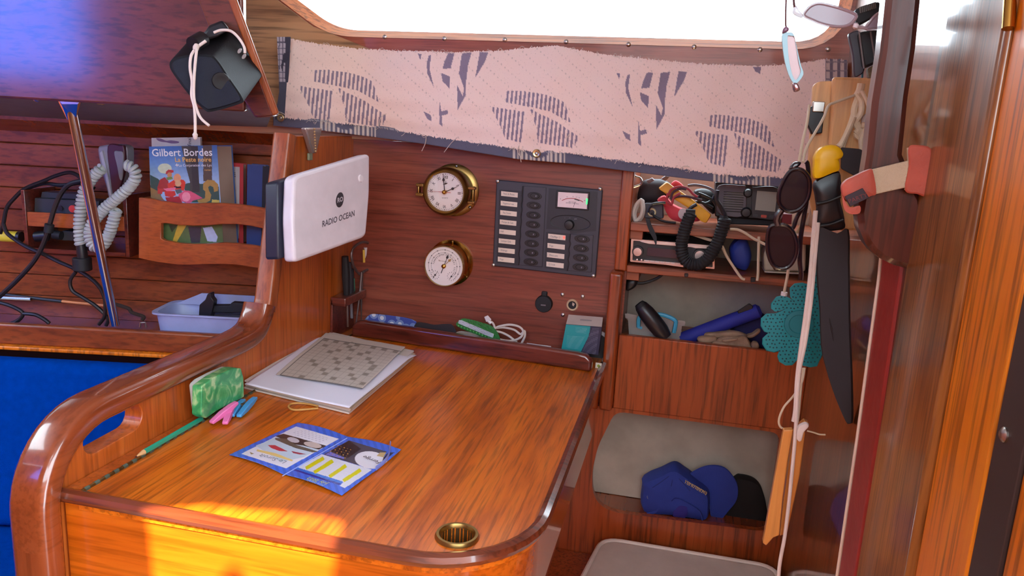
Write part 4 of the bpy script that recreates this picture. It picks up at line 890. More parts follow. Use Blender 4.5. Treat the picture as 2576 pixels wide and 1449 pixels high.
textpx('La Peste noire', *bkk([(525,500),(1195,495)]), ('D',1.631), 14.5, PO, co_, bold=0.0002); textpx('La Conjuration des Lys', *bkk([(600,603),(1200,600)]), ('D',1.631), 8.2, PW, co_); textpx('+', *bkk([(535,603),(585,602)]), ('D',1.631), 13, PW, co_, bold=0.0004); textpx('roman', *bkk([(1070,688),(1200,687)]), ('D',1.631), 6, PO, co_)
b2o, P2 = book('magazine', 'pale magazine with a purple swoosh sticking up behind the blue paperback', [(381,347),(504,345),(512,610),(388,612)], 1.690, SF*0.008, pm('cover_pale', (206,196,192), 0.6), PAGE)
m_ = slab('front_cover', [(381,347),(504,345),(512,610),(388,612)], ('D',1.688), 0.0015, pm('cover_pale', (206,196,192), 0.6), b2o)
slab('swoosh', smooth2([(393,348),(405,349),(418,354),(430,353),(449,356),(448,360),(432,361),(418,358),(408,357),(398,354)], 3), ('D',1.6872), 0.0004, pm('purple_print', (126,96,130), 0.6), m_)
textpx('final', (477,368), (477,345), ('D',1.6875), 12, INK, m_)
b3, P3 = book('book', 'white book with a red border behind the paperback pages', [(566,408),(612,413),(612,612),(570,612)], 1.68, SF*0.02, pm('cover_red', (176,40,48), 0.5), PAGE)
q = slab('front_cover', [(566,408),(612,413),(612,612),(570,612)], ('D',1.677), 0.002, pm('cover_red', (176,40,48), 0.5), b3); slab('title_panel', [(560,418),(603,420),(601,600),(566,600)], ('D',1.6762), 0.0006, pm('cover_greywhite', (176,166,170), 0.6), q)
textpx('UE', (577,440), (592,440), ('D',1.676), 14, INK, q)
b4, P4_ = book('book', 'dark blue hardback with blank cover right of the red bordered book', [(622,413),(664,417),(658,618),(620,618)], 1.67, SF*0.03, pm('cover_navy', (38,62,116), 0.5), PAGE); slab('front_cover', [(622,413),(664,417),(658,618),(620,618)], ('D',1.667), 0.0025, pm('cover_navy', (38,62,116), 0.5), b4)
b5, P5 = book('book', 'black book with large white letters beside the bulkhead rail', [(661,418),(705,421),(700,620),(656,620)], 1.655, SF*0.02, BLACKM, PAGE); q = slab('front_cover', [(661,418),(705,421),(700,620),(656,620)], ('D',1.652), 0.0025, BLACKM, b5); textpx('G', (678,436), (694,436), ('D',1.652), 26, PW, q); textpx('d', (668,466), (682,466), ('D',1.652), 26, PW, q)
# --- small wall rack with radio
sr = thing('radio_rack', 'small open wooden wall rack holding a black radio', 'rack')
zr0, zr1 = Dp(64,634,1.64).z, Dp(62,478,1.64).z; sA = (np.array(Dp(58,560,1.64))-CAM).dot(SS); sB = (np.array(Dp(312,560,1.64))-CAM).dot(SS)
for s_ in (sA, sB): put('side', prism(B(), [Sal(s_,1.64,zr0), Sal(s_,1.64,zr1), Sal(s_,1.752,zr1), Sal(s_,1.752,zr0)], SS*0.008), W_FID, sr, bevel=0.001)
zm0, zm1 = Dp(66,569,1.64).z, Dp(66,533,1.64).z
put('front_rail', prism(B(), [Sal(sA+0.0085,1.642,zm0), Sal(sB-0.0005,1.642,zm0), Sal(sB-0.0005,1.642,zm1), Sal(sA+0.0085,1.642,zm1)], SF*0.01), W_RACK, sr, bevel=0.001)
put('base', prism(B(), [Sal(sA+0.0085,1.64,zr0+0.002), Sal(sB-0.0005,1.64,zr0+0.002), Sal(sB-0.0005,1.752,zr0+0.002), Sal(sA+0.0085,1.752,zr0+0.002)], (0,0,0.008)), W_FID, sr)
put('mid_shelf', prism(B(), [Sal(sA+0.0085,1.653,zm0), Sal(sB-0.0005,1.653,zm0), Sal(sB-0.0005,1.752,zm0), Sal(sA+0.0085,1.752,zm0)], (0,0,0.006)), W_FID, sr)
rd = thing('radio_set', 'black radio handset cradle with a round red button in the wall rack', 'radio')
DG = pm('radio_grey', (48,50,56), 0.5)
slab('body', rnd(cT([(315,245),(580,262),(900,275),(900,400),(310,390)]), 2), ('D',1.665), 0.05, DG, rd, bevel=0.002)
slab('top_step', rnd(cT([(380,190),(640,205),(760,212),(760,262),(370,245)]), 2), ('D',1.675), 0.04, DG, rd, bevel=0.002)
put('red_button', lathe(B(), [(0.0085,0), (0.008,0.003), (0,0.0035)], Dp(*cT([(665,345)])[0],1.664), -Vector(SF), 24), pm('red_button', (206,58,52), 0.45), rd)
put('port', lathe(B(), [(0.006,0), (0.006,0.002), (0,0.002)], Dp(*cT([(550,340)])[0],1.664), -Vector(SF), 16), BLACK, rd)
dv = thing('charger_box', 'dark grey box with tangled plugs in the lower half of the wall rack', 'device')
slab('body', rnd(cT([(565,545),(690,552),(690,640),(560,632)]), 2), ('D',1.67), 0.05, DG, dv, bevel=0.002)
put('plug', tube(B(), [Dp(*p,1.655) for p in cT([(330,600),(430,590)])], 0.012, 12), BLACK, dv); put('plug', tube(B(), [Dp(*p,1.66) for p in cT([(490,580),(560,590)])], 0.010, 12), BLACKM, dv)
yt = thing('yellow_flashlight', 'yellow tube with a dark end cap left of the wall rack', 'flashlight')
put('barrel', tube(B(), [Dp(-60,590,1.70), Dp(46,596,1.70)], 0.0125, 18), pm('yellow_plastic', (226,206,60), 0.5), yt); put('end_cap', tube(B(), [Dp(46,596,1.70), Dp(54,597,1.70)], 0.013, 18), BLACK, yt)
hs = thing('telephone_handset', 'grey and maroon telephone handset standing behind the coiled cord', 'handset')
HG, HM = pm('handset_grey', (140,138,150), 0.45), pm('handset_maroon', (74,34,48), 0.4)
slab('shell', smooth2([(245,376),(258,366),(290,363),(314,368),(319,385),(316,430),(306,462),(296,500),(276,505),(266,470),(255,430)], 4), ('D',1.662), 0.035, HG, hs, bevel=0.004)
slab('face', smooth2([(270,368),(300,365),(312,372),(313,420),(304,460),(292,490),(283,488),(276,440)], 4), ('D',1.655), 0.012, HM, hs, bevel=0.003)
slab('keypad', smooth2([(286,383),(298,380),(309,384),(310,410),(307,450),(300,450),(294,420)], 4), ('D',1.652), 0.004, pm('handset_key', (126,124,134), 0.5), hs, bevel=0.0015)
slab('edge_strip', [(250,384),(257,378),(283,500),(277,503)], ('D',1.657), 0.008, pm('handset_pale', (168,164,176), 0.45), hs, bevel=0.001)
cc = thing('coiled_cord', 'thick pale grey coiled telephone cord looped over the wall rack', 'cord')
CG = pm('coil_grey', (176,180,178), 0.5)
put('coil', coil(B(), catmull([Dp(u, v, 1.61) for u, v in [(256,424),(233,446),(212,482),(203,530),(200,573),(203,614)]], 8), 0.0085, 0.0044, 21), CG, cc)
put('coil', coil(B(), catmull([Dp(u, v, 1.60) for u, v in [(318,415),(335,424),(341,445),(326,470),(295,498),(262,526),(236,556),(226,588),(232,614),(246,624),(262,613),(276,586),(284,560),(293,528)]], 8), 0.0085, 0.0044, 43), CG, cc)
rod('plug', [Dp(203,612,1.61), Dp(207,640,1.61), Dp(208,655,1.61)], [0.010,0.011,0.010], BLACK, cc, seg=14, sm=2); put('plug_nut', tube(B(), [Dp(206,648,1.61), Dp(208,680,1.61)], 0.019, 18), BLACKM, cc, bevel=0.002)
cables = [([(0,570),(30,480),(60,340),(130,250),(230,160),(400,90),(520,40),(640,15),(730,60),(770,150)], 'black cable arching over the wall rack from the left edge', 1.650),
 ([(230,165),(400,115),(560,130),(760,110),(860,160)], 'black cable lying along the top of the wall rack', 1.662),
 ([(760,90),(640,120),(560,200),(500,330),(470,430),(450,500),(420,600),(360,740),(280,860),(150,1000),(0,1140),(-80,1200)], 'black cable hanging in front of the wall rack down to the left edge', 1.622),
 ([(30,480),(60,560),(130,620),(240,690),(400,760),(540,830),(680,890),(800,960),(900,1050),(950,1150),(960,1250),(950,1330),(900,1400)], 'black cable running diagonally below the wall rack to the shelf', 1.636),
 ([(690,920),(640,1000),(660,1090),(750,1150),(860,1220),(940,1290),(985,1350),(965,1410)], 'black cable curling from the plug down behind the grab pole', 1.662),
 ([(-40,1190),(100,1230),(205,1290),(180,1350),(100,1390),(-40,1425)], 'black cable looped at the left end of the shelf', 1.60),
 ([(215,1300),(320,1310),(400,1350),(450,1388)], 'short black cable end drooping onto the shelf lip', 1.60)]
for pts, lb, D in cables: tag(rod('black_cable', [Dp(*p, D) for p in cT(pts)], 0.0042 if 'hanging' not in lb else 0.0052, BLACK, None, sm=6), lb, 'cable', 'black cables on the saloon side')
cp = put('cable_coupler', tube(B(), [Dp(*p,1.618) for p in cT([(452,485),(440,560)])], 0.0095, 14), BLACKM, bevel=0.001); tag(cp, 'black coupler sleeve on the cable in front of the wall rack', 'connector')
# --- fishing rod on the shelf
fr_ = thing('fishing_rod', 'thin fishing rod with black and orange sections lying above the shelf', 'fishing rod')
rod('black_section', [Dp(-60,733,1.735), Dp(156,758,1.735)], 0.0042, BLACK, fr_, sm=0); rod('orange_section', [Dp(156,758,1.735), Dp(288,771,1.735)], 0.0032, pm('orange_cane', (224,140,84), 0.45), fr_, sm=0); rod('ferrule', [Dp(-60,746,1.725), Dp(78,752,1.728)], 0.0045, CHROME, fr_, sm=0)
rp = rod('frayed_rope', [Dp(*p, 1.70) for p in c2([(780,1195),(830,1210),(870,1225),(890,1250),(930,1265),(970,1280),(960,1300)])], 0.0045, pm('rope_dark', (58,42,34), 0.9, bump=0.8, bscale=600), None); tag(rp, 'short dark frayed rope end beside the foot of the grab pole', 'rope')
ck_ = rod('wire_clip', [Dp(*p, 1.59) for p in c2([(945,1350),(948,1318),(980,1318),(985,1352)])], 0.0018, STEEL, None, sm=0); tag(ck_, 'small bent wire clip on the shelf lip left of the lavender basket', 'clip')
# --- lavender basket
ba = thing('plastic_basket', 'lavender plastic basket standing on the saloon shelf', 'basket')
LAV = pm('lavender_plastic', (158,166,206), 0.45)
b0, b1 = (np.array(Dp(405,830,1.62))-CAM).dot(SS), (np.array(Dp(668,840,1.62))-CAM).dot(SS)
def rr_(s0_, s1_, d0, d1, z, r=0.03): return [Sal(a, d, z) for a, d in rnd([(s0_,d0), (s1_,d0), (s1_,d1), (s0_,d1)], r, 5)]
zb0 = 0.6705
rings = [rr_(b0,b1,1.602,1.70,zb0), rr_(b0-0.006,b1+0.006,1.596,1.712,zb0+0.058), rr_(b0-0.014,b1+0.012,1.590,1.722,zb0+0.060), rr_(b0-0.014,b1+0.012,1.590,1.722,zb0+0.064), rr_(b0-0.004,b1+0.004,1.598,1.710,zb0+0.063), rr_(b0+0.002,b1-0.002,1.605,1.697,zb0+0.004)]
put('tub', loft(B(), rings), LAV, ba)
put('back_rim', prism(B(), [Sal(b0+0.0,1.700,zb0+0.06), Sal(b0+0.06,1.700,zb0+0.088), Sal(b1,1.700,zb0+0.088), Sal(b1,1.700,zb0+0.06)], SF*0.004), LAV, ba)
for i in range(5): put('vent_slot', prism(B(), [Sal(b0+0.022+i*0.035,1.5982,zb0+0.008), Sal(b0+0.042+i*0.035,1.5982,zb0+0.008), Sal(b0+0.042+i*0.035,1.5975,zb0+0.014), Sal(b0+0.022+i*0.035,1.5975,zb0+0.014)], SF*-0.0008), pm('slot_shadow', (90,96,130), 0.6), ba, smooth=False)
cl_ = thing('black_clamp', 'black plastic clamp with a hooked arm lying in the lavender basket', 'clamp')
slab('arm', rnd(c2([(1340,1290),(1345,1200),(1385,1165),(1400,1125),(1425,1120),(1425,1150),(1445,1175),(1440,1215),(1420,1300)]), 3), ('D',1.64), 0.02, BLACK, cl_, bevel=0.002)
slab('bar', c2([(1400,1205),(1550,1205),(1560,1185),(1740,1195),(1730,1250),(1560,1255),(1400,1250)]), ('D',1.645), 0.02, BLACKM, cl_, bevel=0.002); slab('foot', c2([(1410,1262),(1650,1270),(1640,1310),(1400,1295)]), ('D',1.66), 0.02, pm('clamp_grey', (60,56,66), 0.5), cl_, bevel=0.002)
# ================================================================== ON THE CHART TABLE
ZQ = ZT
# --- folder of papers with a crossword sheet on top
fo = thing('paper_folder', 'worn stack of papers in a pale folder on the chart table', 'folder')
base_ = [(615,974),(820,846),(1045,898),(1036,915),(880,1042),(868,1036)]
FOLD = pm('folder_cream', (206,194,186), 0.7); PAPW = pm('paper_white', (226,222,230), 0.7, var=0.03)
for i in range(5):
    j = [(-3,2),(3,-1),(0,0),(4,2),(-1,-2)][i]; z_ = ZQ+0.0012+i*0.0030
    put('leaf', prism(B(), [Zp(u+j[0]*0.6, v+j[1]-i*3.2, z_) for u, v in [(616,975),(822,850),(1042,900),(880,1040)]], (0,0,0.0026)), FOLD if i % 2 == 0 else pm('folder_tan', (190,172,150), 0.75), fo, smooth=False)
zf = ZQ+0.0165
tc_ = [Zp(615,968, zf), Zp(815,836, zf), Zp(1048,888, zf), Zp(878,1028, zf)]
def wavy(fn_, amp, seed=0, lift=None):
    def g(U, V):
        P = fn_(U, V).copy(); P[:, 2] += amp*(np.sin(U*7+seed)*np.sin(V*5+seed*2)+1)
        if lift: P[:, 2] += lift(U, V)
        return P
    return g
sheet('top_sheet', wavy(bilin(*tc_), 0.0008, 1, lambda U, V: -0.006*np.clip(U-0.86, 0, 1)/0.14*1.0), 40, 40, lambda P, U, V: np.tile(np.array((222,218,232.)), (len(P), 1))*(1-0.05*((np.mod(V*40, 7) < 0.6) & (U > 0.9)))[:, None], printed('paper_print', 0.75), fo, thick=0.0006)
cw = thing('crossword_sheet', 'torn newsprint page with a crossword grid lying on the folder', 'paper')
zf2 = zf+0.0034
cwc = [Zp(694,942, zf2), Zp(820,838, zf2), Zp(1020,874, zf2), Zp(911,980, zf2)]       # BL, TL, TR, BR
dark = [(0,0),(0,2),(0,4),(0,6),(0,9),(0,11),(0,13),(2,1),(3,4),(2,6),(1,5),(4,3),(3,8),(2,9),(4,10),(6,5),(7,6),(5,11),(6,12),(8,2),(9,3),(8,9),(9,7),(10,5),(11,6),(7,12),(10,10),(11,11),(12,8),(13,3),(9,12),(12,13),(5,7)]
rgc = np.random.default_rng(5)
def cwcol(P, U, V):      # U: bottom->top along left edge, V: left->right
    c = np.tile(np.array((196,184,174.)), (len(P), 1)); gu, gv = U/0.87, (V-0.05)/0.93
    ing = (gu > 0.0) & (gu < 1) & (gv > 0) & (gv < 1); c[ing] = (186,174,164)
    r_, k_ = np.floor((1-gu)*14), np.floor(gv*14); fu, fv = np.mod((1-gu)*14, 1), np.mod(gv*14, 1)
    ln = ing & ((fu < 0.10) | (fv < 0.10)); c[ln] = (162,150,142)
    for a, b_ in dark:
        m = ing & (r_ == a) & (k_ == b_) & (fu > 0.12) & (fv > 0.12); c[m] = (150,138,126)
        m2 = m & (np.mod(fu*5, 1) < 0.5) & (np.mod(fv*9+a, 1) < 0.7); c[m2] = (116,106,96)
    bd = ((np.abs(gu) < 0.012) | (np.abs(gu-1) < 0.008) | (np.abs(gv) < 0.008)) & (gv > -0.005) & (gu < 1.01); c[bd] = (96,90,88)
    return c
cs_ = sheet('page', wavy(bilin(*cwc), 0.0010, 2), 150, 190, cwcol, printed('news_print', 0.85), cw, thick=0.0004)
pA_, pB_ = Zp(878,859,zf2+0.0035), Zp(902,866,zf2+0.0035); text('Jeux', 0.0095, (pA_+pB_)/2, pB_-pA_, UZ.cross((pB_-pA_).normalized()), INK, cs_)
rbd = rod('rubber_band', [Zp(u, v, ZQ+0.003) for u, v in [(800,1022),(780,1017),(750,1014),(730,1017),(727,1025),(740,1031),(770,1030),(800,1027)]], 0.0016, pm('rubber_tan', (190,140,70), 0.6), None, sm=5); tag(rbd, 'tan rubber band peeking out from under the paper folder', 'rubber band')
# --- blue leaflet wallet
bf = thing('blue_leaflet', 'open blue plastic wallet with leaflets and a yellow-marked timetable on the table', 'leaflet')
b5c = crop(570,1060,5.7244)
zl = ZQ+0.0015
bc = [Zp(577,1145,zl), Zp(749,1064,zl), Zp(1009,1137,zl), Zp(860,1247,zl)]
def bfcol(P, U, V):
    px = to_px(P); c = np.tile(np.array((66,108,222.)), (len(P), 1))
    c *= (1-0.10*(np.mod(px[:, 0]*0.06-px[:, 1]*0.02, 1) < 0.45))[:, None]
    L_ = [(b5c([(210,470),(1000,75),(1620,255),(1440,355),(860,680)]), (222,216,228)),
          (b5c([(555,300),(820,180),(1440,355),(1100,520),(780,590),(420,350)]), (186,198,214)),
          (b5c([(700,215),(820,180),(1440,355),(1330,410),(1100,350),(950,330),(830,270)]), (66,52,50)), (b5c(ell(960,270,90,35,16,0.25)), (190,180,190)), (b5c(ell(1240,340,130,40,16,0.2)), (196,176,170)),
          (b5c([(700,240),(850,250),(1000,340),(1200,400),(1320,440),(1240,450),(1000,390),(850,330),(700,265)]), (96,84,74)),
          (b5c([(595,345),(700,345),(880,435),(760,430),(640,385)]), (186,56,72)), (b5c([(930,430),(1010,445),(1150,475),(1050,480),(960,460)]), (160,60,76)),
          (b5c([(330,440),(400,470),(350,480)]), (150,130,90)),
          (b5c([(440,405),(700,460),(960,560),(940,580),(680,500),(430,430)]), (222,190,120)),
          (b5c([(1020,665),(1370,475),(2095,700),(1700,965),(1630,930),(1680,880)]), (224,220,232)),
          (b5c([(950,700),(1020,665),(1680,870),(1620,920)]), (20,110,214)), (b5c([(955,705),(985,690),(1650,900),(1620,920)]), (44,40,150)),
          (b5c([(1400,480),(1760,275),(2310,440),(2090,680),(2080,690)]), (78,72,86)),
          (b5c([(1420,480),(1490,440),(1690,520),(1690,545)]), (120,120,210)), (b5c([(1500,430),(1760,280),(1940,400),(1750,530)]), (50,40,44)),
          (b5c(ell(2080,560,235,125,28,0.12)), (224,218,228)), (b5c([(2210,450),(2300,450),(2260,520),(2160,500)]), (190,160,110)), (b5c([(2330,450),(2420,450),(2240,590),(2260,520)]), (40,36,64))]
    for poly, col in L_: c[inpoly(px, poly)] = col
    for a, b_ in (((1400,530),(1140,680)), ((1530,570),(1260,740)), (((1720,640)),(1480,800)), ((1930,700),(1680,860))):
        dx, dy = a[0]-b_[0], a[1]-b_[1]; n_ = math.hypot(dx, dy); ox, oy = -dy/n_*26, dx/n_*26
        c[inpoly(px, b5c([(a[0]+ox,a[1]+oy),(a[0]-ox,a[1]-oy),(b_[0]-ox,b_[1]-oy),(b_[0]+ox,b_[1]+oy)]))] = (214,204,20)
    for k in range(6):
        for q in range(5):
            cx0, cy0 = 1560+k*45-q*20, 340+k*14+q*30; c[inpoly(px, b5c(ell(cx0,cy0,9,8,6)))] = (206,150,70) if (k+q) % 2 else (120,90,60)
    tm = inpoly(px, b5c([(1020,665),(1370,475),(2095,700),(1700,965)])) & (np.mod(px[:, 1]*0.35+px[:, 0]*0.1, 1) < 0.16) & (c[:, 2] > 100); c[tm] = (170,190,220)
    t2 = inpoly(px, b5c([(950,150),(1150,110),(1480,250),(1350,320),(1000,210)])) & (np.mod(px[:, 1]*0.22-px[:, 0]*0.06, 1) < 0.3) & (np.mod(px[:, 0], 9) < 6); c[t2] = (180,174,192)
    return c
def fold(U, V): return 0.004*np.abs(np.sin(np.pi*V*2))*0.8 + 0.003*np.clip(U-0.6, 0, 1)*np.clip(V-0.6, 0, 1)*6
lf = sheet('wallet', wavy(bilin(*bc), 0.0004, 3, fold), 260, 260, bfcol, printed('leaflet_gloss', 0.3, 0.5), bf, thick=0.0006)
put('crease', tube(B(), [Zp(*b5c([(805,785)])[0], zl+0.0018), Zp(*b5c([(1735,240)])[0], zl+0.0018)], 0.0007, 5), pm('crease_pale', (150,170,232), 0.4), lf)
fl_ = [Zp(*b5c([p])[0], zl+0.004+h) for p, h in (((2240,590),0.0), ((2330,450),0.0), ((2385,330),0.018), ((2350,285),0.026))]
put('raised_flap', tube(B(), catmull([Zp(*b5c([(2150,680)])[0], zl+0.003), Zp(*b5c([(2290,560)])[0], zl+0.006), Ap(980,1128,1.0+0.08) if False else Zp(*b5c([(2345,440)])[0], zl+0.010), Zp(*b5c([(2360,290)])[0], zl+0.020)], 6), [0.0003]*19 if False else 0.0016, 6, sx=2.2, sy=0.4), pm('flap_blue', (120,140,220), 0.3), lf)
def flip(s, a, b_, size, mat, z=0.0035, sx=1.0):     # print that reads from the far side
    A, Bq = Zp(*b5c([a])[0], zl+z), Zp(*b5c([b_])[0], zl+z); ux = (Bq-A).normalized(); text(s, size, (A+Bq)/2, ux, UZ.cross(ux), mat, lf, sx=sx)
GI = pm('grey_script', (120,124,140), 0.6)
flip('Le Suroît', (850,590), (480,480), 0.012, GI, 0.0045); flip('Ferrige', (2190,590), (1990,510), 0.011, INK, 0.0065)
flip('July 2022', (1420,890), (1200,820), 0.0085, pm('print_yellow', (206,206,90), 0.5), 0.0042); flip('Port-Navalo', (1400,920), (1150,840), 0.0058, pm('print_pale_blue', (160,200,240), 0.5), 0.0042)
flip('Bar - Restaurant', (630,645), (340,565), 0.006, pm('print_gold', (160,150,150), 0.5), 0.0035)
# --- green tissue packet
gk = thing('tissue_packet', 'green and white tissue packet leaning against the bulkhead', 'packet')
cg = crop(440,800,3.019)
gf = rnd(cg([(205,520),(300,450),(440,378),(503,380),(522,450),(527,600),(330,700),(236,764),(200,742)]), 4, 3)
GRN = None
def greenmat():
    m, nt, b_ = _new('packet_green'); N, L = nt.nodes, nt.links
    tcn = N.new('ShaderNodeTexCoord'); nz = N.new('ShaderNodeTexNoise'); nz.inputs['Scale'].default_value = 38; nz.inputs['Detail'].default_value = 3; nz.inputs['Distortion'].default_value = 1.5
    r = N.new('ShaderNodeValToRGB'); e = r.color_ramp.elements; e[0].position = 0.40; e[0].color = lin((40,140,84)); e[1].position = 0.68; e[1].color = lin((176,206,150)); k = e.new(0.54); k.color = lin((72,166,100))
    L.new(tcn.outputs['Object'], nz.inputs['Vector']); L.new(nz.outputs['Fac'], r.inputs['Fac']); L.new(r.outputs['Color'], b_.inputs['Base Color']); b_.inputs['Roughness'].default_value = 0.3
    b_.inputs['Coat Weight'].default_value = 0.5; return m
pf_ = [Xp(u, v, -0.648) for u, v in gf]
zmin = min(p.z for p in pf_)
put('wrapped_block', prism(B(), [p+Vector((0,0,max(0, ZQ+0.0016-zmin))) for p in pf_], (-0.016,0,0)), greenmat(), gk, bevel=0.003, seg=3)
pe = [Xp(u, v, -0.6645) for u, v in cg([(165,512),(205,470),(300,420),(400,376),(470,376),(505,420),(510,590),(240,752),(190,740),(178,640)])]
zm_ = min(p.z for p in pe); put('clear_wrap', prism(B(), [p+Vector((0,0,max(0, ZQ+0.0016-zm_))) for p in pe], (-0.014,0,0)), pm('tissue_white', (206,214,210), 0.35, coat=0.4, bump=0.6, bscale=120), gk, bevel=0.003)
# --- clothes pegs
def peg(name, label, col, legs, spring, z0):
    t_ = thing(name, label, 'clothes peg', 'plastic clothes pegs beside the green packet'); mat = pm(name+'_plastic_'+str(col[0]), col, 0.4)
    for (a, b_, h0, h1) in legs:
        A, Bq = Zp(*cg([a])[0], ZQ+h0), Zp(*cg([b_])[0], ZQ+h1); d = (Bq-A).normalized(); s = UZ.cross(d).normalized(); u_ = d.cross(s); bm = B()
        w0, h_ = 0.0045, 0.0042
        R = [[A+d*t*(Bq-A).length+s*sx_*w0*k+u_*sz*h_*k2 for sx_, sz in ((-1,-1),(1,-1),(1,1),(-1,1))] for t, k, k2 in ((0,0.9,0.5),(0.25,1,1),(0.6,1,1.1),(1,0.9,0.55))]
        loft(bm, R); put('leg', bm, mat, t_, bevel=0.0012)
    A, Bq = Zp(*cg([spring[0]])[0], ZQ+spring[2]), Zp(*cg([spring[1]])[0], ZQ+spring[2]); put('spring', coil(B(), [A, A.lerp(Bq, 0.5), Bq], 0.003, 0.0007, 5, 5, 10), pm('spring_steel', (110,90,70), 0.4, 0.8), t_)
peg('clothes_peg', 'pink plastic clothes peg propped on the blue one', (226,116,176), [((470,640),(275,795),0.022,0.007), ((430,690),(380,800),0.012,0.006)], ((360,705),(410,685),0.016), 0)
peg('clothes_peg', 'light blue plastic clothes peg beside the pink one', (70,156,220), [((610,605),(485,745),0.010,0.006), ((520,622),(430,742),0.008,0.006)], ((500,668),(545,650),0.009), 0)
# --- pencil
pc = thing('pencil', 'green hexagonal pencil lying along the table hinge', 'pencil')
a_, b_ = Zp(362,1137, ZQ+0.0052), Zp(507,1053, ZQ+0.0052)
put('barrel', tube(B(), [a_, b_], 0.0038, 6), pm('pencil_green', (30,150,120), 0.35, coat=0.3), pc, smooth=False)
tip = a_+(a_-b_).normalized()*0.014; put('sharpened_tip', tube(B(), [a_, tip], [0.0037,0.0008], 8), pm('pencil_wood', (206,160,110), 0.6), pc); put('lead', tube(B(), [tip, tip+(a_-b_).normalized()*0.003], [0.0009,0.0002], 6), INK, pc)
# ================================================================== TRAY BEHIND THE FIDDLE
ct_ = crop(840,740,3.578)
def floral():
    m, nt, b_ = _new('floral_fabric'); N, L = nt.nodes, nt.links
    tcn = N.new('ShaderNodeTexCoord'); nz = N.new('ShaderNodeTexVoronoi'); nz.inputs['Scale'].default_value = 60; nz.inputs['Randomness'].default_value = 1
    r = N.new('ShaderNodeValToRGB'); r.color_ramp.interpolation = 'CONSTANT'; e = r.color_ramp.elements; e[0].position = 0.0; e[0].color = lin((196,196,210)); e[1].position = 0.35; e[1].color = lin((112,130,182)); k = e.new(0.6); k.color = lin((58,72,150))
    L.new(tcn.outputs['Object'], nz.inputs['Vector']); L.new(nz.outputs['Distance'], r.inputs['Fac'])
    mx = N.new('ShaderNodeMix'); mx.data_type = 'RGBA'; mx.inputs['Factor'].default_value = 0.25; L.new(r.outputs['Color'], mx.inputs[6]); L.new(nz.outputs['Color'], mx.inputs[7]); L.new(r.outputs['Color'], b_.inputs['Base Color']); b_.inputs['Roughness'].default_value = 0.8; return m
fc = put('glasses_case', loft(B(), [pxs(ct_(smooth2([(262,330),(270,245),(320,185),(400,180),(640,210),(730,240),(740,262),(690,320),(640,340)], 3)), ('Y',y)) for y in (-0.046,-0.040,-0.012,-0.006)]), floral(), bevel=0.002); tag(fc, 'blue and white floral glasses case behind the fiddle rail', 'case')
dc = put('glasses_case', loft(B(), [pxs(ct_(smooth2([(700,380),(735,262),(820,258),(900,275),(1000,268),(1075,285),(1090,420)], 3)), ('Y',y)) for y in (-0.040,-0.034,-0.012,-0.004)]), pm('case_dark', (42,32,38), 0.6)); tag(dc, 'dark soft glasses case between the floral and green cases', 'case')
gc = thing('green_case', 'green beaded case with a silver zip leaning behind the fiddle rail', 'case')
gq = [(1105,285),(1125,240),(1180,218),(1330,255),(1440,300),(1500,420),(1400,405),(1250,352)]
put('shell', loft(B(), [pxs(ct_(smooth2(gq, 3)), ('Y',y)) for y in (-0.046,-0.042,-0.018,-0.012)]), pm('green_shell', (44,112,52), 0.35, bump=0.6, bscale=250), gc)
put('zip', prism(B(), pxs(ct_([(1125,235),(1150,236),(1440,360),(1430,392),(1380,375),(1118,262)]), ('Y',-0.0475)), (0,0.002,0)), pm('zip_silver', (186,190,200), 0.35, 0.4, bump=0.8, bscale=500), gc)
bz = B()
for i in range(12): lathe(bz, [(0,-0.002), (0.002,0), (0,0.002)], Yp(*ct_([(1120+i*27, 285+i*10.5)])[0], -0.047), (0,1,0), 8)
put('beads', bz, pm('bead_green', (70,150,74), 0.3), gc)
wc2 = thing('charging_cable', 'white charging cable coiled behind the fiddle rail with its plug raised', 'cable')
WC = pm('cable_white', (206,194,186), 0.5)
rod('lead', [Yp(*p, -0.043) for p in ct_([(1395,240),(1430,260),(1445,300),(1425,340),(1440,380),(1500,410),(1600,420),(1680,390),(1705,340),(1670,295),(1590,275),(1510,285),(1455,305),(1430,345),(1450,390),(1500,415)])], 0.0024, WC, wc2)
rod('lead', [Yp(*p, -0.040) for p in ct_([(1440,310),(1520,300),(1620,320),(1680,360),(1715,330),(1718,380),(1690,440)])], 0.0024, WC, wc2); rod('lead', [Yp(*p, -0.038) for p in ct_([(1440,330),(1510,345),(1580,380),(1640,430),(1660,450)])], 0.0024, WC, wc2)
put('plug', loft(B(), [pxs(ct_([(1352,205),(1385,190),(1418,228),(1405,245),(1370,250)]), ('Y',y)) for y in (-0.046,-0.040)]), WHITE, wc2, bevel=0.001); put('plug_neck', tube(B(), [Yp(*p, -0.043) for p in ct_([(1392,240),(1415,262)])], 0.0036, 8), WHITE, wc2)
fp = put('white_adapter', loft(B(), [pxs(ct_([(1735,438),(1955,468),(1958,520),(1730,500)]), ('Y',y)) for y in (-0.040,-0.02)]), WHITE, bevel=0.001); tag(fp, 'flat white adapter lying low behind the fiddle rail', 'adapter')
gy = put('grey_cloth', loft(B(), [pxs(ct_(smooth2([(1085,380),(1100,345),(1150,332),(1260,352),(1320,390),(1300,430),(1100,430)], 3)), ('Y',y)) for y in (-0.044,-0.028)]), pm('cloth_greybeige', (150,134,122), 0.9, bump=0.6, bscale=200)); tag(gy, 'small grey cloth tucked under the green case', 'cloth')
bx = thing('cardboard_box', 'teal and navy product box with white top standing at the right end of the tray', 'box')
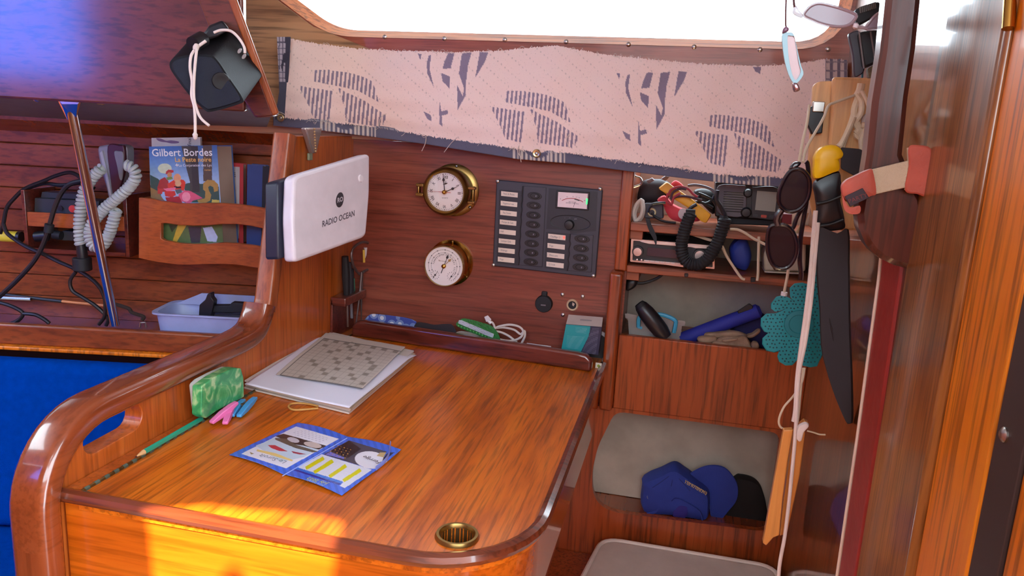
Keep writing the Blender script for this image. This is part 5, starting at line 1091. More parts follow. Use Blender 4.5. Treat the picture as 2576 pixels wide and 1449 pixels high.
def bxcol(P, U, V):
    px = to_px(P); c = np.tile(np.array((44,40,66.)), (len(P), 1))
    c[inpoly(px, ct_([(2100,260),(2350,285),(2335,380),(2245,560),(2060,560)]))] = (30,150,150)
    ln = (np.mod(px[:, 1]*0.30-px[:, 0]*0.02, 1) < 0.36); reg = inpoly(px, ct_([(2140,375),(2300,385),(2240,500),(2130,485)])) | inpoly(px, ct_([(2215,300),(2320,310),(2310,360),(2215,350)])) | inpoly(px, ct_([(2370,310),(2430,315),(2400,545),(2270,530)]))
    c[ln & reg] = c[ln & reg]*0.6+np.array((190,190,200.))*0.4
    return c
fq = [Yp(*ct_([p])[0], -0.052) for p in ((2130,276),(2452,302),(2420,552),(2085,512))]
sheet('front_face', bilin(*[p+Vector((0,-0.0006,0)) for p in fq]), 100, 80, bxcol, printed('print_satin', 0.45), bx)
put('carton', loft(B(), [[p for p in fq], [Yp(*ct_([p])[0], -0.012) for p in ((2150,192),(2462,217),(2440,470),(2110,440))]]), pm('carton_dark', (48,44,66), 0.55), bx, smooth=False)
put('top_face', prism(B(), [fq[0]+Vector((0,0,0.0007)), fq[1]+Vector((0,0,0.0007)), Yp(*ct_([(2462,217)])[0],-0.012)+Vector((0,0,0.0007)), Yp(*ct_([(2150,192)])[0],-0.012)+Vector((0,0,0.0007))], (0,0,0.0004)), pm('carton_white', (206,190,182), 0.6), bx, smooth=False)
put('faded_print', prism(B(), [fq[0].lerp(fq[1], a)+Vector((0,0.012+d,0.0013+d*0.62)) for a, d in ((0.35,0), (0.68,0), (0.68,0.010), (0.35,0.010))], (0,0,0.0002)), pm('grey_print2', (150,138,136), 0.6), bx, smooth=False)
for o in bpy.data.objects:
    if o.parent == bx: o.data.transform(Matrix.Translation((-0.009, 0, 0)))
rl = thing('tape_reel', 'pale round reel behind the teal and navy box', 'reel')
cR_ = Yp(*ct_([(2300,460)])[0], -0.008)
put('disc', lathe(B(), [(0.0,0.0), (0.056*0.62,0.0), (0.056*0.62,0.004), (0,0.004)], cR_+Vector((0.012,0,0)), (0,-1,0.0), 40), pm('reel_pale', (206,200,204), 0.4), rl); put('core', lathe(B(), [(0.028,0.0041), (0.028,0.006), (0,0.006)], cR_+Vector((0.012,0,0)), (0,-1,0), 32), BLACK, rl)
zb2 = Yp(*ct_([(2380,668)])[0], -0.075).z
sc2 = put('matchbox', loft(B(), [pxs(ct_([(2355,614),(2412,622),(2406,672),(2352,664)]), ('Y',y)) for y in (-0.082,-0.072)]), pm('carton_cream', (222,214,196), 0.6), bevel=0.0005); tag(sc2, 'tiny white box with a green emblem in the table corner', 'box')
put('emblem', lathe(B(), [(0.0028,0), (0.0028,0.0006), (0,0.0006)], Yp(*ct_([(2382,645)])[0], -0.0822), NY, 10), pm('emblem_green', (150,160,60), 0.6), sc2)
# ================================================================== LOCKER CONTENTS
def puff(bm, poly, pl, t, k=0.82, off=0.0):     # pillow-like solid whose outline is poly
    cx0, cy0 = np.mean([p[0] for p in poly]), np.mean([p[1] for p in poly]); n_ = nrm(pl); rings = []
    for f, s in ((0.0, k*0.30), (0.015, k*0.62), (0.06, k*0.86), (0.15, (k+1)/2), (0.30, 0.97), (0.5, 1.0), (0.75, 0.96), (1.0, k)):
        rings.append([pt(cx0+(x-cx0)*s, cy0+(y-cy0)*s, pl)+n_*(t*f+off) for x, y in poly])
    return loft(bm, rings)
cu, cv, cl = crop(1570,430,5.365), crop(1780,400,4.5286), crop(1560,690,5.8545)
def pil(name, poly, pl, t, mat, parent=None, k=0.82, sm=3): return put(name, puff(B(), smooth2(poly, sm), pl, t, k), mat, parent)
RED, YEL = pm('red_cloth', (196,52,62), 0.7), pm('yellow_pouch', (222,156,36), 0.55, var=0.12)
hk_ = rod('wire_hook', [Yp(*p, 0.0) for p in cu([(145,10),(140,60),(165,78),(215,95),(237,135),(222,182),(170,205),(122,222)])], 0.0022, STEEL, None); tag(hk_, 'bent steel wire hook at the top left of the locker', 'hook')
db = pil('dark_bag', [(180,430),(180,270),(250,140),(420,120),(560,140),(600,240),(520,420),(300,440)], None, 0, None) if False else put('dark_bag', puff(B(), smooth2(cu([(170,430),(180,270),(250,140),(420,120),(560,140),(640,240),(560,420),(300,450)]), 3), ('Y',0.07), 0.07), pm('bag_black', (34,30,38), 0.7, bump=0.5, bscale=60)); tag(db, 'crumpled black bag at the back of the top locker shelf', 'bag')
ch = thing('charger_socket', 'dark box with a round pale socket on the top locker shelf', 'device')
slab('body', rnd(cu([(275,440),(525,450),(530,645),(275,640)]), 3), ('Y',0.03), 0.04, pm('box_dark', (52,46,56), 0.5), ch, bevel=0.002)
c = Yp(*cu([(375,560)])[0], 0.03); put('socket_ring', lathe(B(), [(0.0055,0), (0.0055,0.002), (0.0075,0.003), (0.0088,0)], c, NY, 24, close=False), pm('ring_cream', (222,206,160), 0.4), ch); rod('lead', [Yp(*p, 0.02) for p in cu([(375,565),(430,630),(540,680),(700,700)])], 0.0024, BLACK, ch)
wk = thing('white_cable_coil', 'bundle of white cable in the left corner of the top locker shelf', 'cable')
for i in range(3): rod('turn', [Yp(u+i*2, v+i*1.5, 0.012+i*0.006) for u, v in cu([(225,390),(165,450),(125,560),(150,670),(215,620),(245,520),(235,410)])], 0.0032, WC, wk, sm=5, closed=True)
rc_ = thing('red_cloth', 'crumpled red cloth with a round white patch on the top locker shelf', 'cloth')
put('cloth', puff(B(), smooth2(cu([(440,400),(540,335),(640,440),(760,505),(880,540),(1020,600),(1030,680),(900,700),(800,705),(640,665),(560,560),(520,460)]), 3), ('Y',0.02), 0.03, 0.9), RED, rc_); put('cloth_fold', puff(B(), smooth2(cu([(630,180),(700,130),(800,205),(740,260),(650,240)]), 3), ('Y',0.08), 0.02), RED, rc_)
put('white_patch', prism(B(), pxs(cu(ell(795,580,66,72,24)), ('Y',0.012)), (0,0.004,0)), pm('patch_pale', (196,176,172), 0.6), rc_)
yp_ = thing('yellow_pouch', 'folded yellow pouch tied with red cord lying diagonally on the top locker shelf', 'pouch')
put('body', puff(B(), rnd(cu([(455,238),(570,145),(665,215),(900,370),(1185,600),(1110,715),(1045,690),(860,500),(610,345)]), 5, 3), ('Y',0.005), 0.02, 0.93), YEL, yp_)
for i, P_ in enumerate(([(600,330),(640,250),(750,215),(860,240),(930,310),(990,350)], [(640,400),(700,350),(820,340),(940,365),(1050,395)], [(590,300),(580,400),(640,450),(670,360),(760,300)], [(630,380),(660,290),(760,240),(840,250)])):
    rod('tie_cord', [Yp(*p, -0.004-i*0.001) for p in cu(P_)], 0.0024, pm('cord_red', (160,50,60), 0.7) if i % 2 == 0 else pm('cord_dark', (70,40,50), 0.7), yp_)
tg = thing('cable_tangle', 'tangle of black and grey leads behind the yellow pouch', 'cable')
for i, P_ in enumerate(([(860,200),(960,190),(1080,210),(1180,250),(1225,300)], [(1000,300),(1100,340),(1200,400),(1260,500)], [(960,420),(1060,430),(1150,470),(1200,500)], [(1040,300),(1000,380),(1080,440),(1180,400),(1220,330)], [(1250,420),(1300,500),(1350,600)], [(560,430),(420,440),(350,480),(320,560)])):
    rod('lead', [Yp(*p, 0.03 if i < 4 else 0.0) for p in cu(P_)], 0.0028, pm('lead_grey', (110,106,112), 0.5) if i == 0 else BLACK, tg)
put('lump', puff(B(), smooth2(cu([(950,270),(1100,250),(1230,330),(1240,520),(1200,600),(1050,460),(960,380)]), 3), ('Y',0.05), 0.05), BLACKM, tg)
for pl_, lb in (((300,130,380,90,412,130,320,178), 'small grey plug at the back left of the top locker shelf'), ((490,110,560,60,618,75,560,140), 'pale crumpled strip under the curtain hem in the locker')):
    P_ = cu([(pl_[i], pl_[i+1]) for i in (0,2,4,6)]); tag(put('plastic_scrap', puff(B(), rnd(P_, 2), ('Y',0.04), 0.012), pm('scrap_grey', (128,118,126), 0.5)), lb, 'scrap')
# --- VHF radio
vh = thing('vhf_radio', 'black marine radio with ribbed speaker, two knobs and a grey screen', 'radio')
slab('body', rnd(cv([(90,262),(815,312),(800,700),(85,655)]), 4), ('Y',0.03), 0.08, BLACK, vh, bevel=0.003)
gl = slab('speaker_grille', smooth2(cv([(130,300),(380,300),(440,330),(440,560),(380,660),(200,650),(110,600),(105,460)]), 4), ('Y',0.024), 0.006, pm('vhf_grey', (92,84,90), 0.55), vh, bevel=0.002)
for i in range(9):
    y_ = 375+i*27; put('slot', tube(B(), [Yp(u, v, 0.0238) for u, v in cv([(185-i*2,y_),(415-i*2,y_+14)])], 0.0009, 5), BLACK, gl)
slab('mount', cv([(110,650),(800,695),(797,765),(118,738)]), ('Y',0.045), 0.05, BLACKM, vh, bevel=0.002)
slab('name_plate', cv([(212,292),(345,300),(343,322),(210,315)]), ('Y',0.0234), 0.0004, pm('grey_print3', (112,104,110), 0.6), gl)
for q in ((455,385,46), (435,605,56)): put('knob', lathe(B(), [(q[2]/4.53*0.00084,0), (q[2]/4.53*0.0008,0.010), (q[2]/4.53*0.0006,0.013), (0,0.0135)], Yp(*cv([(q[0],q[1])])[0], 0.03), NY, 24), BLACK, vh)
sn_ = slab('screen_panel', smooth2(cv([(510,340),(540,322),(800,335),(810,600),(780,690),(540,668),(505,620)]), 4), ('Y',0.022), 0.008, pm('vhf_panel', (34,33,40), 0.4), vh, bevel=0.002)
slab('screen', cv([(565,362),(795,380),(768,602),(540,580)]), ('Y',0.0214), 0.0006, pm('lcd_grey', (150,152,140), 0.3), sn_); slab('red_key', rnd(cv([(610,635),(675,640),(670,672),(606,666)]), 2), ('Y',0.021), 0.002, pm('key_red', (186,72,58), 0.5), sn_); slab('key', rnd(cv([(520,630),(575,634),(570,660),(520,654)]), 2), ('Y',0.021), 0.002, DG, sn_); slab('key', rnd(cv([(705,640),(765,645),(758,676),(700,670)]), 2), ('Y',0.021), 0.002, DG, sn_)
mc = thing('microphone_cable', 'thick black coiled microphone cord drooping in front of the car stereo', 'cord')
put('coil', coil(B(), catmull([Yp(*p, -0.045) for p in cu([(895,590),(850,700),(810,830),(775,1000),(790,1140),(860,1235),(990,1265),(1110,1205),(1200,1080),(1280,920),(1330,760),(1370,640)])], 8), 0.0080, 0.0042, 40, 6, 12), BLACKM, mc)
rod('lead', [Yp(*p, -0.03) for p in cu([(890,600),(860,560),(900,500),(980,450)])], 0.0035, BLACK, mc); put('strain_relief', tube(B(), [Yp(*p, -0.044) for p in cu([(830,575),(960,580)])], 0.0085, 12), BLACKM, mc)
rod('lead', [Yp(*p, -0.03) for p in cu([(1375,640),(1350,560),(1300,470),(1250,380),(1260,260)])], 0.0038, BLACK, mc)
sb_ = thing('black_strap', 'flat black strap hanging from the top shelf onto the car stereo', 'strap')
put('webbing', loft(B(), [[Yp(u, v, y) for u, v, y in ((a[0],a[1],-0.022), (b_[0],b_[1],-0.022), (b_[0],b_[1],-0.019), (a[0],a[1],-0.019))] for a, b_ in [cu([p, q]) for p, q in (((290,640),(345,640)), ((305,720),(365,715)), ((345,830),(410,815)), ((385,900),(440,890)), ((425,1000),(440,985)))]]), BLACKM, sb_)
# --- car stereo
ster = thing('car_stereo', 'silver and black car stereo with two round knobs on the middle shelf', 'stereo')
slab('chassis', rnd(cu([(100,905),(1215,1005),(1205,1320),(75,1222)]), 3), ('Y',0.008), 0.13, BLACK, ster, bevel=0.001)
TRIM = pm('stereo_silver', (196,180,176), 0.3, 0.7)
put('face_trim', plate(B(), pxs(rnd(cu([(95,915),(1220,1010),(1222,1325),(80,1225)]), 3), ('Y',0.002)), [pxs(rnd(cu([(125,940),(1195,1032),(1195,1300),(112,1205)]), 3), ('Y',0.002))], (0,0.006,0)), TRIM, ster, bevel=0.0006)
slab('upper_bar', cu([(200,940),(1120,1015),(1115,1050),(960,1045),(900,1030),(330,985),(230,960)]), ('Y',0.0005), 0.004, pm('stereo_pale', (216,196,188), 0.35, 0.4), ster, bevel=0.0006)
slab('display', rnd(cu([(320,1030),(720,1065),(712,1182),(305,1140)]), 2), ('Y',0.0005), 0.004, pm('display_dark', (58,54,66), 0.15), ster); slab('lower_bar', cu([(270,1200),(780,1245),(800,1300),(260,1225)]), ('Y',0.0005), 0.004, TRIM, ster)
for q in ((185,1085,62), (1020,1135,72)):
    o = Yp(*cu([(q[0],q[1])])[0], 0.004); k_ = put('knob', lathe(B(), [(q[2]*0.00016+0.0015,0), (q[2]*0.00016+0.0010,0.006)], o, NY, 28), BLACK, ster); put('knob_cap', lathe(B(), [(q[2]*0.00014,0.006), (q[2]*0.00013,0.010), (0,0.0105)], o, NY, 28), TRIM, k_)
for i in range(7): slab('button', rnd(cu([(282+i*70,1203+i*6),(335+i*70,1208+i*6),(333+i*70,1225+i*6),(280+i*70,1220+i*6)]), 1), ('Y',-0.0005), 0.002, pm('stereo_button', (206,196,194), 0.35), ster)
for q in ((175,1198), (235,1202)): put('stud', lathe(B(), [(0.0026,0), (0.002,0.003), (0,0.0035)], Yp(*cu([q])[0], 0.002), NY, 14), TRIM, ster)
ab = slab('amplifier_box', rnd(cu([(300,800),(900,850),(890,960),(290,905)]), 3), ('Y',0.10), 0.06, pm('amp_black', (36,32,40), 0.5), None, bevel=0.002); tag(ab, 'black box squeezed between the car stereo and the shelf above', 'box')
bp_ = pil('blue_pouch', cv([(255,1030),(330,930),(430,890),(470,960),(505,1070),(508,1150),(470,1260),(420,1292),(300,1235),(265,1130)]), ('Y',0.03), 0.06, pm('pouch_blue', (42,62,150), 0.6, bump=0.8, bscale=45)); tag(bp_, 'crumpled blue pouch on the middle locker shelf', 'pouch')
cb_ = thing('cream_box', 'cream plastic box behind the sunglasses on the middle shelf', 'box')
slab('body', rnd(cv([(640,1090),(690,930),(1060,925),(1125,960),(1115,1282),(645,1275)]), 6), ('Y',0.02), 0.06, pm('cream_plastic', (196,184,154), 0.5), cb_, bevel=0.004); slab('lip', cv([(648,1278),(1050,1300),(1048,1312),(648,1292)]), ('Y',0.015), 0.06, pm('cream_lip', (206,198,176), 0.5), cb_)
rb_ = slab('red_box', rnd(cv([(850,625),(965,630),(955,745),(845,738)]), 2), ('Y',0.03), 0.04, pm('box_red', (120,24,34), 0.5), None, bevel=0.002); tag(rb_, 'small dark red box between the marine radio and the sunglasses', 'box')
sk2 = rod('brush_handle', [Yp(*p, 0.03) for p in cv([(1130,610),(1080,740),(1020,860),(1000,900)])], 0.004, pm('straw', (170,140,100), 0.7), None); tag(sk2, 'straw-coloured bundle behind the sunglasses arm', 'brush')
CRD = pm('cream_cord', (204,184,158), 0.7)
for P_, lb in (([(255,800),(340,805),(420,840),(520,905),(600,945),(660,975)], 'double cream cord draped over the edge of the top shelf'), ([(585,885),(582,1000),(578,1150),(575,1300),(565,1385)], 'cream cord hanging vertically in front of the middle shelf'), ([(165,990),(220,1110),(290,1220),(350,1310),(390,1360),(425,1372)], 'cream cord slanting down beside the microphone cord')):
    tag(rod('cream_string', [Yp(*p, -0.028) for p in cv(P_)], 0.0026, CRD, None), lb, 'cord', 'cream cords in the locker')
tag(rod('cream_string', [Yp(*p, 0.0) for p in cu([(870,835),(1000,880),(1120,920),(1215,945)])], 0.003, CRD, None), 'cream cord end poking out above the car stereo', 'cord', 'cream cords in the locker')
for P_, lb in (([(495,1355),(548,1355),(545,1400),(492,1408)], 'small black clip under the middle shelf beside the vertical cord'), ([(2190,0)], '')):
    if lb: tag(slab('shelf_clip', rnd(cv(P_), 2), ('Y',-0.025), 0.01, BLACK, None, bevel=0.001), lb, 'clip')
tag(slab('shelf_clip', rnd(cl([(945,-10),(1005,-10),(1000,42),(948,42)]), 2), ('Y',-0.02), 0.01, BLACK, None, bevel=0.001), 'small black clip under the middle shelf below the car stereo', 'clip')
tag(rod('black_loop', [Yp(*p, 0.0) for p in cl([(1160,-10),(1220,25),(1300,40),(1380,30),(1430,0)])], 0.0035, BLACK, None), 'black cable loop sagging under the middle shelf', 'cable')
cn_ = thing('dark_connector', 'black plug with a lead in the left corner under the middle shelf', 'connector')
put('plug', puff(B(), smooth2(cl([(75,240),(85,120),(140,70),(230,60),(260,120),(220,200),(130,255)]), 3), ('Y',0.02), 0.03), BLACK, cn_); rod('lead', [Yp(*p, 0.03) for p in cl([(250,130),(340,130),(450,100),(560,50),(640,-15)])], 0.003, BLACK, cn_)
# --- lower bin
cbx = thing('clear_box', 'clear plastic storage box with a turquoise carrying handle in the locker bin', 'box')
TRANS = pm('clear_plastic', (196,184,180), 0.2, alpha=0.5)
put('tub', loft(B(), [[Yp(u, v, y) for u, v in rnd(cl([(115,650),(915,740),(880,960),(135,960)]), 3)] for y in (0.03, 0.13)]), TRANS, cbx); put('lid', loft(B(), [[Yp(u, v, y) for u, v in rnd(cl([(70,575),(960,690),(955,760),(75,650)]), 3)] for y in (0.025, 0.135)]), TRANS, cbx)
put('contents', puff(B(), smooth2(cl([(190,700),(500,720),(850,790),(840,940),(200,940)]), 3), ('Y',0.05), 0.05), pm('contents_pale', (196,186,180), 0.7, var=0.3, vscale=60), cbx)
TQ = pm('turquoise', (64,156,190), 0.4)
put('handle', tube(B(), catmull([Yp(*p, 0.012) for p in cl([(270,780),(275,660),(330,620),(560,590),(700,620),(810,680),(815,750),(790,860)])], 5), 0.0042, 8), TQ, cbx); put('clasp', loft(B(), [[Yp(u, v, y) for u, v in cl([(250,770),(330,770),(320,810),(260,795)])] for y in (0.008, 0.016)]), TQ, cbx)
fl2 = thing('black_torch', 'black cylindrical torch leaning in the locker bin', 'torch')
a_, b_ = Yp(*cl([(285,440)])[0], -0.0), Yp(*cl([(680,930)])[0], 0.0); d = b_-a_; L_ = d.length
put('barrel', lathe(B(), [(0,0), (0.010,0), (0.0135,0.006), (0.0165,L_*0.25), (0.0175,L_*0.5), (0.0165,L_*0.8), (0.012,L_), (0,L_)], a_, d, 32), pm('torch_black', (30,28,33), 0.35), fl2); put('end_cap', lathe(B(), [(0.0095,-0.002), (0.0105,0.0), (0.0135,0.006)], a_, d, 32), BLACKM, fl2)
bt_ = thing('blue_umbrella', 'rolled blue umbrella with a black grip lying slanted in the locker bin', 'umbrella')
a_, b_ = Yp(*cl([(900,960)])[0], 0.04), Yp(*cl([(2030,540)])[0], 0.04)
put('roll', tube(B(), [a_, a_.lerp(b_, 0.5), b_, b_+(b_-a_).normalized()*0.006], [0.014,0.0145,0.0145,0.008], 24), pm('umbrella_blue', (32,40,140), 0.7, bump=0.4, bscale=80), bt_); put('grip', loft(B(), [[Yp(u, v, y) for u, v in rnd(cl([(1725,540),(1900,425),(1960,470),(1950,520),(1740,585)]), 3)] for y in (0.03, 0.06)]), BLACK, bt_, bevel=0.002)
bl_ = pil('dark_blue_cloth', cl([(1640,900),(1700,760),(2040,620),(2200,700),(2300,1000),(2200,1130),(2000,1090),(1850,960)]), ('Y',0.05), 0.06, pm('cloth_navy', (36,34,84), 0.85, bump=0.8, bscale=50)); tag(bl_, 'dark blue cloth behind the gloves in the locker bin', 'cloth')
gv = thing('work_gloves', 'crumpled beige work gloves in the locker bin', 'gloves')
GB = pm('glove_beige', (150,122,98), 0.9, bump=1.0, bscale=90, var=0.2, vscale=60)
for P_, y_ in (([(1140,990),(1145,945),(1250,925),(1400,930),(1430,980),(1350,1020),(1200,1020)], 0.0), ([(1250,930),(1260,880),(1400,870),(1560,855),(1700,850),(1860,900),(1850,940),(1600,930),(1420,950)], 0.012), ([(1400,1030),(1450,960),(1560,930),(1720,930),(1850,920),(1930,1060),(1930,1110),(1600,1080)], -0.002), ([(1930,1060),(1960,1010),(2030,1020),(2050,1090),(1960,1110)], 0.0), ([(1860,920),(1950,890),(2050,820),(2070,860),(1980,930),(1900,950)], 0.015), ([(1360,1030),(1400,1000),(1520,1000),(1600,1040),(1480,1070)], -0.006), ([(1500,975),(1600,955),(1720,950),(1730,975),(1600,1000),(1520,1010)], -0.008)):
    put('finger', puff(B(), smooth2(cl(P_), 3), ('Y',y_), 0.02, 0.8), GB, gv)
# ================================================================== CAPS IN THE CAVE
cc_ = crop(1600,1150,7.1556)
cap = thing('baseball_hat', 'royal blue baseball cap with a gold embroidered front in the lower cave', 'cap')
CB = pm('cap_blue', (38,56,140), 0.85, bump=0.3, bscale=500)
put('crown', puff(B(), smooth2(cc_([(90,600),(110,500),(380,390),(670,268),(880,380),(1100,540),(1310,720),(1330,1000),(1290,1200),(1000,1170),(600,1110),(100,1040)]), 4), ('Y',-0.002), 0.075, 0.86), CB, cap)
for P_ in ([(670,285),(640,500),(560,760)], [(670,285),(900,520),(1120,800),(1200,1000)], [(670,285),(400,480),(150,640)]): put('panel_seam', tube(B(), catmull([Yp(*p, -0.001+0.012*abs(i-1)) for i, p in enumerate(cc_(P_[:3]))], 4), 0.0009, 5), pm('cap_seam', (30,44,116), 0.8), cap)
put('visor', puff(B(), smooth2(cc_([(930,375),(1120,225),(1350,163),(1600,205),(1770,390),(1838,570),(1815,790),(1690,960),(1450,1215),(1340,1060),(1310,720),(1180,560)]), 4), ('Y',0.035), 0.012, 0.96), CB, cap)
put('back_strap', tube(B(), catmull([Yp(*p, -0.001) for p in cc_([(650,790),(720,740),(850,780),(1050,900),(1160,1000),(1200,1180)])], 5), 0.0045, 6, sx=0.5), CB, cap); put('fold', puff(B(), smooth2(cc_([(650,1080),(760,850),(960,880),(880,1130)]), 3), ('Y',-0.003), 0.02), pm('cap_violet', (40,32,120), 0.8), cap)
put('fold', tube(B(), catmull([Yp(*p, 0.002) for p in cc_([(200,1020),(350,980),(480,820),(620,790)])], 5), 0.003, 6), CB, cap); put('eyelet', lathe(B(), [(0.0055,0), (0.0055,0.001), (0,0.0012)], Yp(*cc_([(240,715)])[0], 0.006), (0.1,-1,0.2), 16), pm('eyelet_grey', (92,100,140), 0.6), cap)
gb = B(); rge = np.random.default_rng(9)
for i in range(16):
    x_, y_ = 885+i*25, 440+i*14; tube(gb, catmull([Yp(*p, 0.003) for p in cc_([(x_+rge.uniform(-8,8),y_-28),(x_+14+rge.uniform(-8,8),y_),(x_-4+rge.uniform(-8,8),y_+30)])], 3), 0.0008, 5)
put('embroidery', gb, pm('gold_thread', (196,170,120), 0.7), cap)
bcap = thing('baseball_hat', 'black cap with a pale piped seam behind the blue cap', 'cap')
put('crown', puff(B(), smooth2(cc_([(1500,700),(1780,430),(1900,405),(2100,450),(2230,540),(2300,700),(2360,950),(2400,1390),(1900,1330),(1450,1230)]), 4), ('Y',0.05), 0.04, 0.9), pm('cap_black', (20,15,17), 0.85), bcap)
put('seam', tube(B(), catmull([Yp(*p, 0.062) for p in cc_([(1820,650),(1950,655),(2080,700),(2200,770),(2300,840)])], 5), 0.0016, 6), pm('seam_pale', (140,118,80), 0.7), bcap); put('button', lathe(B(), [(0.003,0), (0.003,0.001), (0,0.0015)], Yp(*cc_([(1890,815)])[0], 0.058), NY, 12), pm('seam_button', (150,120,112), 0.6), bcap)
# ================================================================== HANGING ON THE AFT BULKHEAD
c8, c6, c7, cG = crop(1900,0,2.3373), crop(1860,560,2.5864), crop(1960,120,2.4159), crop(1940,0,6.0375)
BEECH = wood('beech', (206,150,94), (228,176,118), (238,194,140), 'Z', rough=0.45, coat=0.1, pores=0.15)
bd1 = thing('cutting_board', 'narrow beech board with a black clip, left of the wide board', 'board', 'beech boards on the aft bulkhead')
YB = -0.355
slab('plank', rnd([(2046,214),(2060,205),(2110,203),(2100,470),(2090,600),(2046,545),(2030,470)], 8), ('Y',YB), 0.012, BEECH, bd1, bevel=0.003)
bd2 = thing('cutting_board', 'wide beech board with rounded corner behind the dark tiller', 'board', 'beech boards on the aft bulkhead')
slab('plank', rnd([(2096,193),(2245,197),(2232,420),(2222,580),(2080,580),(2084,400)], 10), ('Y',YB-0.022), 0.014, BEECH, bd2, bevel=0.004)
cpb = slab('black_clip', rnd(c7([(180,370),(210,350),(240,380),(275,395),(262,520),(200,528),(172,470)]), 3), ('Y',YB-0.014), 0.012, BLACK, None, bevel=0.002); tag(cpb, 'black spring clip gripping the narrow beech board', 'clip')
put('jaw', box(B(), Yp(2050,268,YB).x-0.005, Yp(2050,268,YB).x+0.010, YB-0.018, YB-0.002, Yp(2050,275,YB).z-0.004, Yp(2050,262,YB).z+0.003), STEEL, cpb, bevel=0.001)
# rope hank on the wide board
ROPE = pm('rope_cream', (228,208,178), 0.85, bump=0.3, bscale=900)
hn = thing('rope_hank', 'hank of cream braided cord tied on the wide beech board', 'rope')
YR = YB-0.031
for P_, r_ in (([(500,225),(480,280),(460,370),(430,470),(390,560),(360,600)], 0.0034), ([(505,260),(470,330),(455,400),(475,470),(490,500),(470,530),(490,550)], 0.0042), ([(470,280),(500,330),(495,400),(465,450),(480,500),(460,520)], 0.0040), ([(500,470),(540,480),(520,510),(500,560),(505,630)], 0.0040), ([(440,470),(400,560),(385,610)], 0.0034), ([(500,260),(530,320),(550,380)], 0.0024), ([(455,420),(420,500),(372,600)], 0.0034)):
    rod('strand', [Yp(*p, YR) for p in c7(P_)], r_, ROPE, hn); YR -= 0.002
rod('strand', [Yp(*p, YB-0.034) for p in c7([(500,218),(490,260),(475,290)])], 0.005, ROPE, hn)
put('plastic_bag', puff(B(), smooth2(c7([(505,430),(540,395),(560,420),(550,480),(510,500)]), 3), ('Y',YB-0.028), 0.01), pm('clear_bag', (206,196,200), 0.2, alpha=0.6), hn)
# knife
kf = thing('sheath_knife', 'fish knife with yellow and black handle in a long black sheath', 'knife')
YK = -0.43
put('pommel', puff(B(), smooth2(c7([(212,700),(215,660),(250,610),(320,590),(370,602),(397,640),(388,668),(370,680),(372,700),(372,745),(330,765),(220,800)]), 4), ('Y',YK-0.006), 0.024, 0.88), pm('knife_yellow', (248,190,10), 0.4), kf)
put('grip', puff(B(), smooth2(c7([(218,815),(360,750),(382,800),(385,860),(378,930),(395,1000),(405,1060),(395,1110),(235,1110),(232,980),(222,900)]), 4), ('Y',YK-0.004), 0.022, 0.88), pm('knife_black', (28,26,32), 0.35), kf)
for P_ in ([(228,950),(300,935),(372,905)], [(232,1085),(310,1075),(390,1045)]): put('grip_rib', tube(B(), catmull([Yp(*p, YK-0.006) for p in c7(P_)], 4), 0.0022, 8), BLACK, kf)
put('belt_loop', loft(B(), [[Yp(u, v, y) for u, v in rnd(c7([(375,605),(490,615),(540,640),(530,820),(440,770),(375,735)]), 5)] for y in (YK+0.002, YK+0.016)]), pm('sheath_rubber', (40,36,42), 0.6), kf, bevel=0.003)
put('sheath', loft(B(), [[Yp(u, v, YK+y) for u, v in [(2092+(a-2092)*k, b_) for a, b_ in smooth2(c6([(495,35),(640,70),(712,45),(718,250),(720,420),(725,700),(738,1000),(742,1270),(728,1305),(700,1290),(620,1120),(565,960),(530,800),(520,560),(505,400),(498,250)]), 3)]] for y, k in ((-0.008,0.9), (-0.004,1.0), (0.010,1.0), (0.014,0.95))]), MATS['sheath_rubber'], kf)
put('nick', tube(B(), [Yp(*p, YK-0.0085) for p in c6([(585,620),(600,690),(612,770)])], [0.0003,0.0012,0.0003], 6), BLACK, kf)
# teal silicone mitt
TEAL = pm('teal_silicone', (16,136,146), 0.45)
mi = thing('silicone_mitt', 'teal perforated silicone mitt with rounded fingers hanging on a cord', 'mitt')
YM = -0.30
mo = c6([(492,235),(510,330),(520,480),(530,640),(538,760),(540,862),(522,900),(505,935),(460,942),(415,932),(388,890),(372,900),(345,928),(300,930),(258,905),(246,868),(258,836),(225,846),(175,832),(148,790),(150,752),(186,718),(160,710),(138,672),(140,622),(175,592),(235,590),(280,570),(300,556),(262,572),(228,578),(205,558),(205,525),(240,482),(288,472),(326,490),(350,505),(330,478),(327,425),(358,396),(410,390),(445,400),(462,380),(478,290)])
put('body', loft(B(), [[Yp(u, v, YM+y) for u, v in [(2000+(a-2000)*k, 800+(b_-800)*k) for a, b_ in mo]] for y, k in ((-0.0035,0.975), (-0.002,1.0), (0.002,1.0), (0.0035,0.975))]), TEAL, mi)
hb_ = B(); mop = np.array(mo); rg = np.random.default_rng(2)
ins = lambda q: inpoly(np.array([q]), [(2000+(a-2000)*0.93, 800+(b_-800)*0.94) for a, b_ in mo])[0]
for i in range(28):
    for j in range(36):
        q = (1908+i*9.5+(j % 2)*4.7+rg.uniform(-1.6,1.6), 640+j*9+rg.uniform(-1.6,1.6))
        if ins(q): lathe(hb_, [(0.0013,0.0), (0.0012,0.0004), (0,0.0004)], Yp(q[0], q[1], YM-0.0036), (0,-1,0), 7)
ho_ = put('perforations', hb_, pm('hole_teal', (8,64,72), 0.6), mi); ho_['kind'] = 'stuff'
put('boss', lathe(B(), [(0.022,0), (0.021,0.0015), (0.015,0.002), (0.014,0.001), (0,0.001)], Yp(2010,815,YM-0.0035), NY, 28), pm('teal_dark', (12,118,128), 0.5), mi)
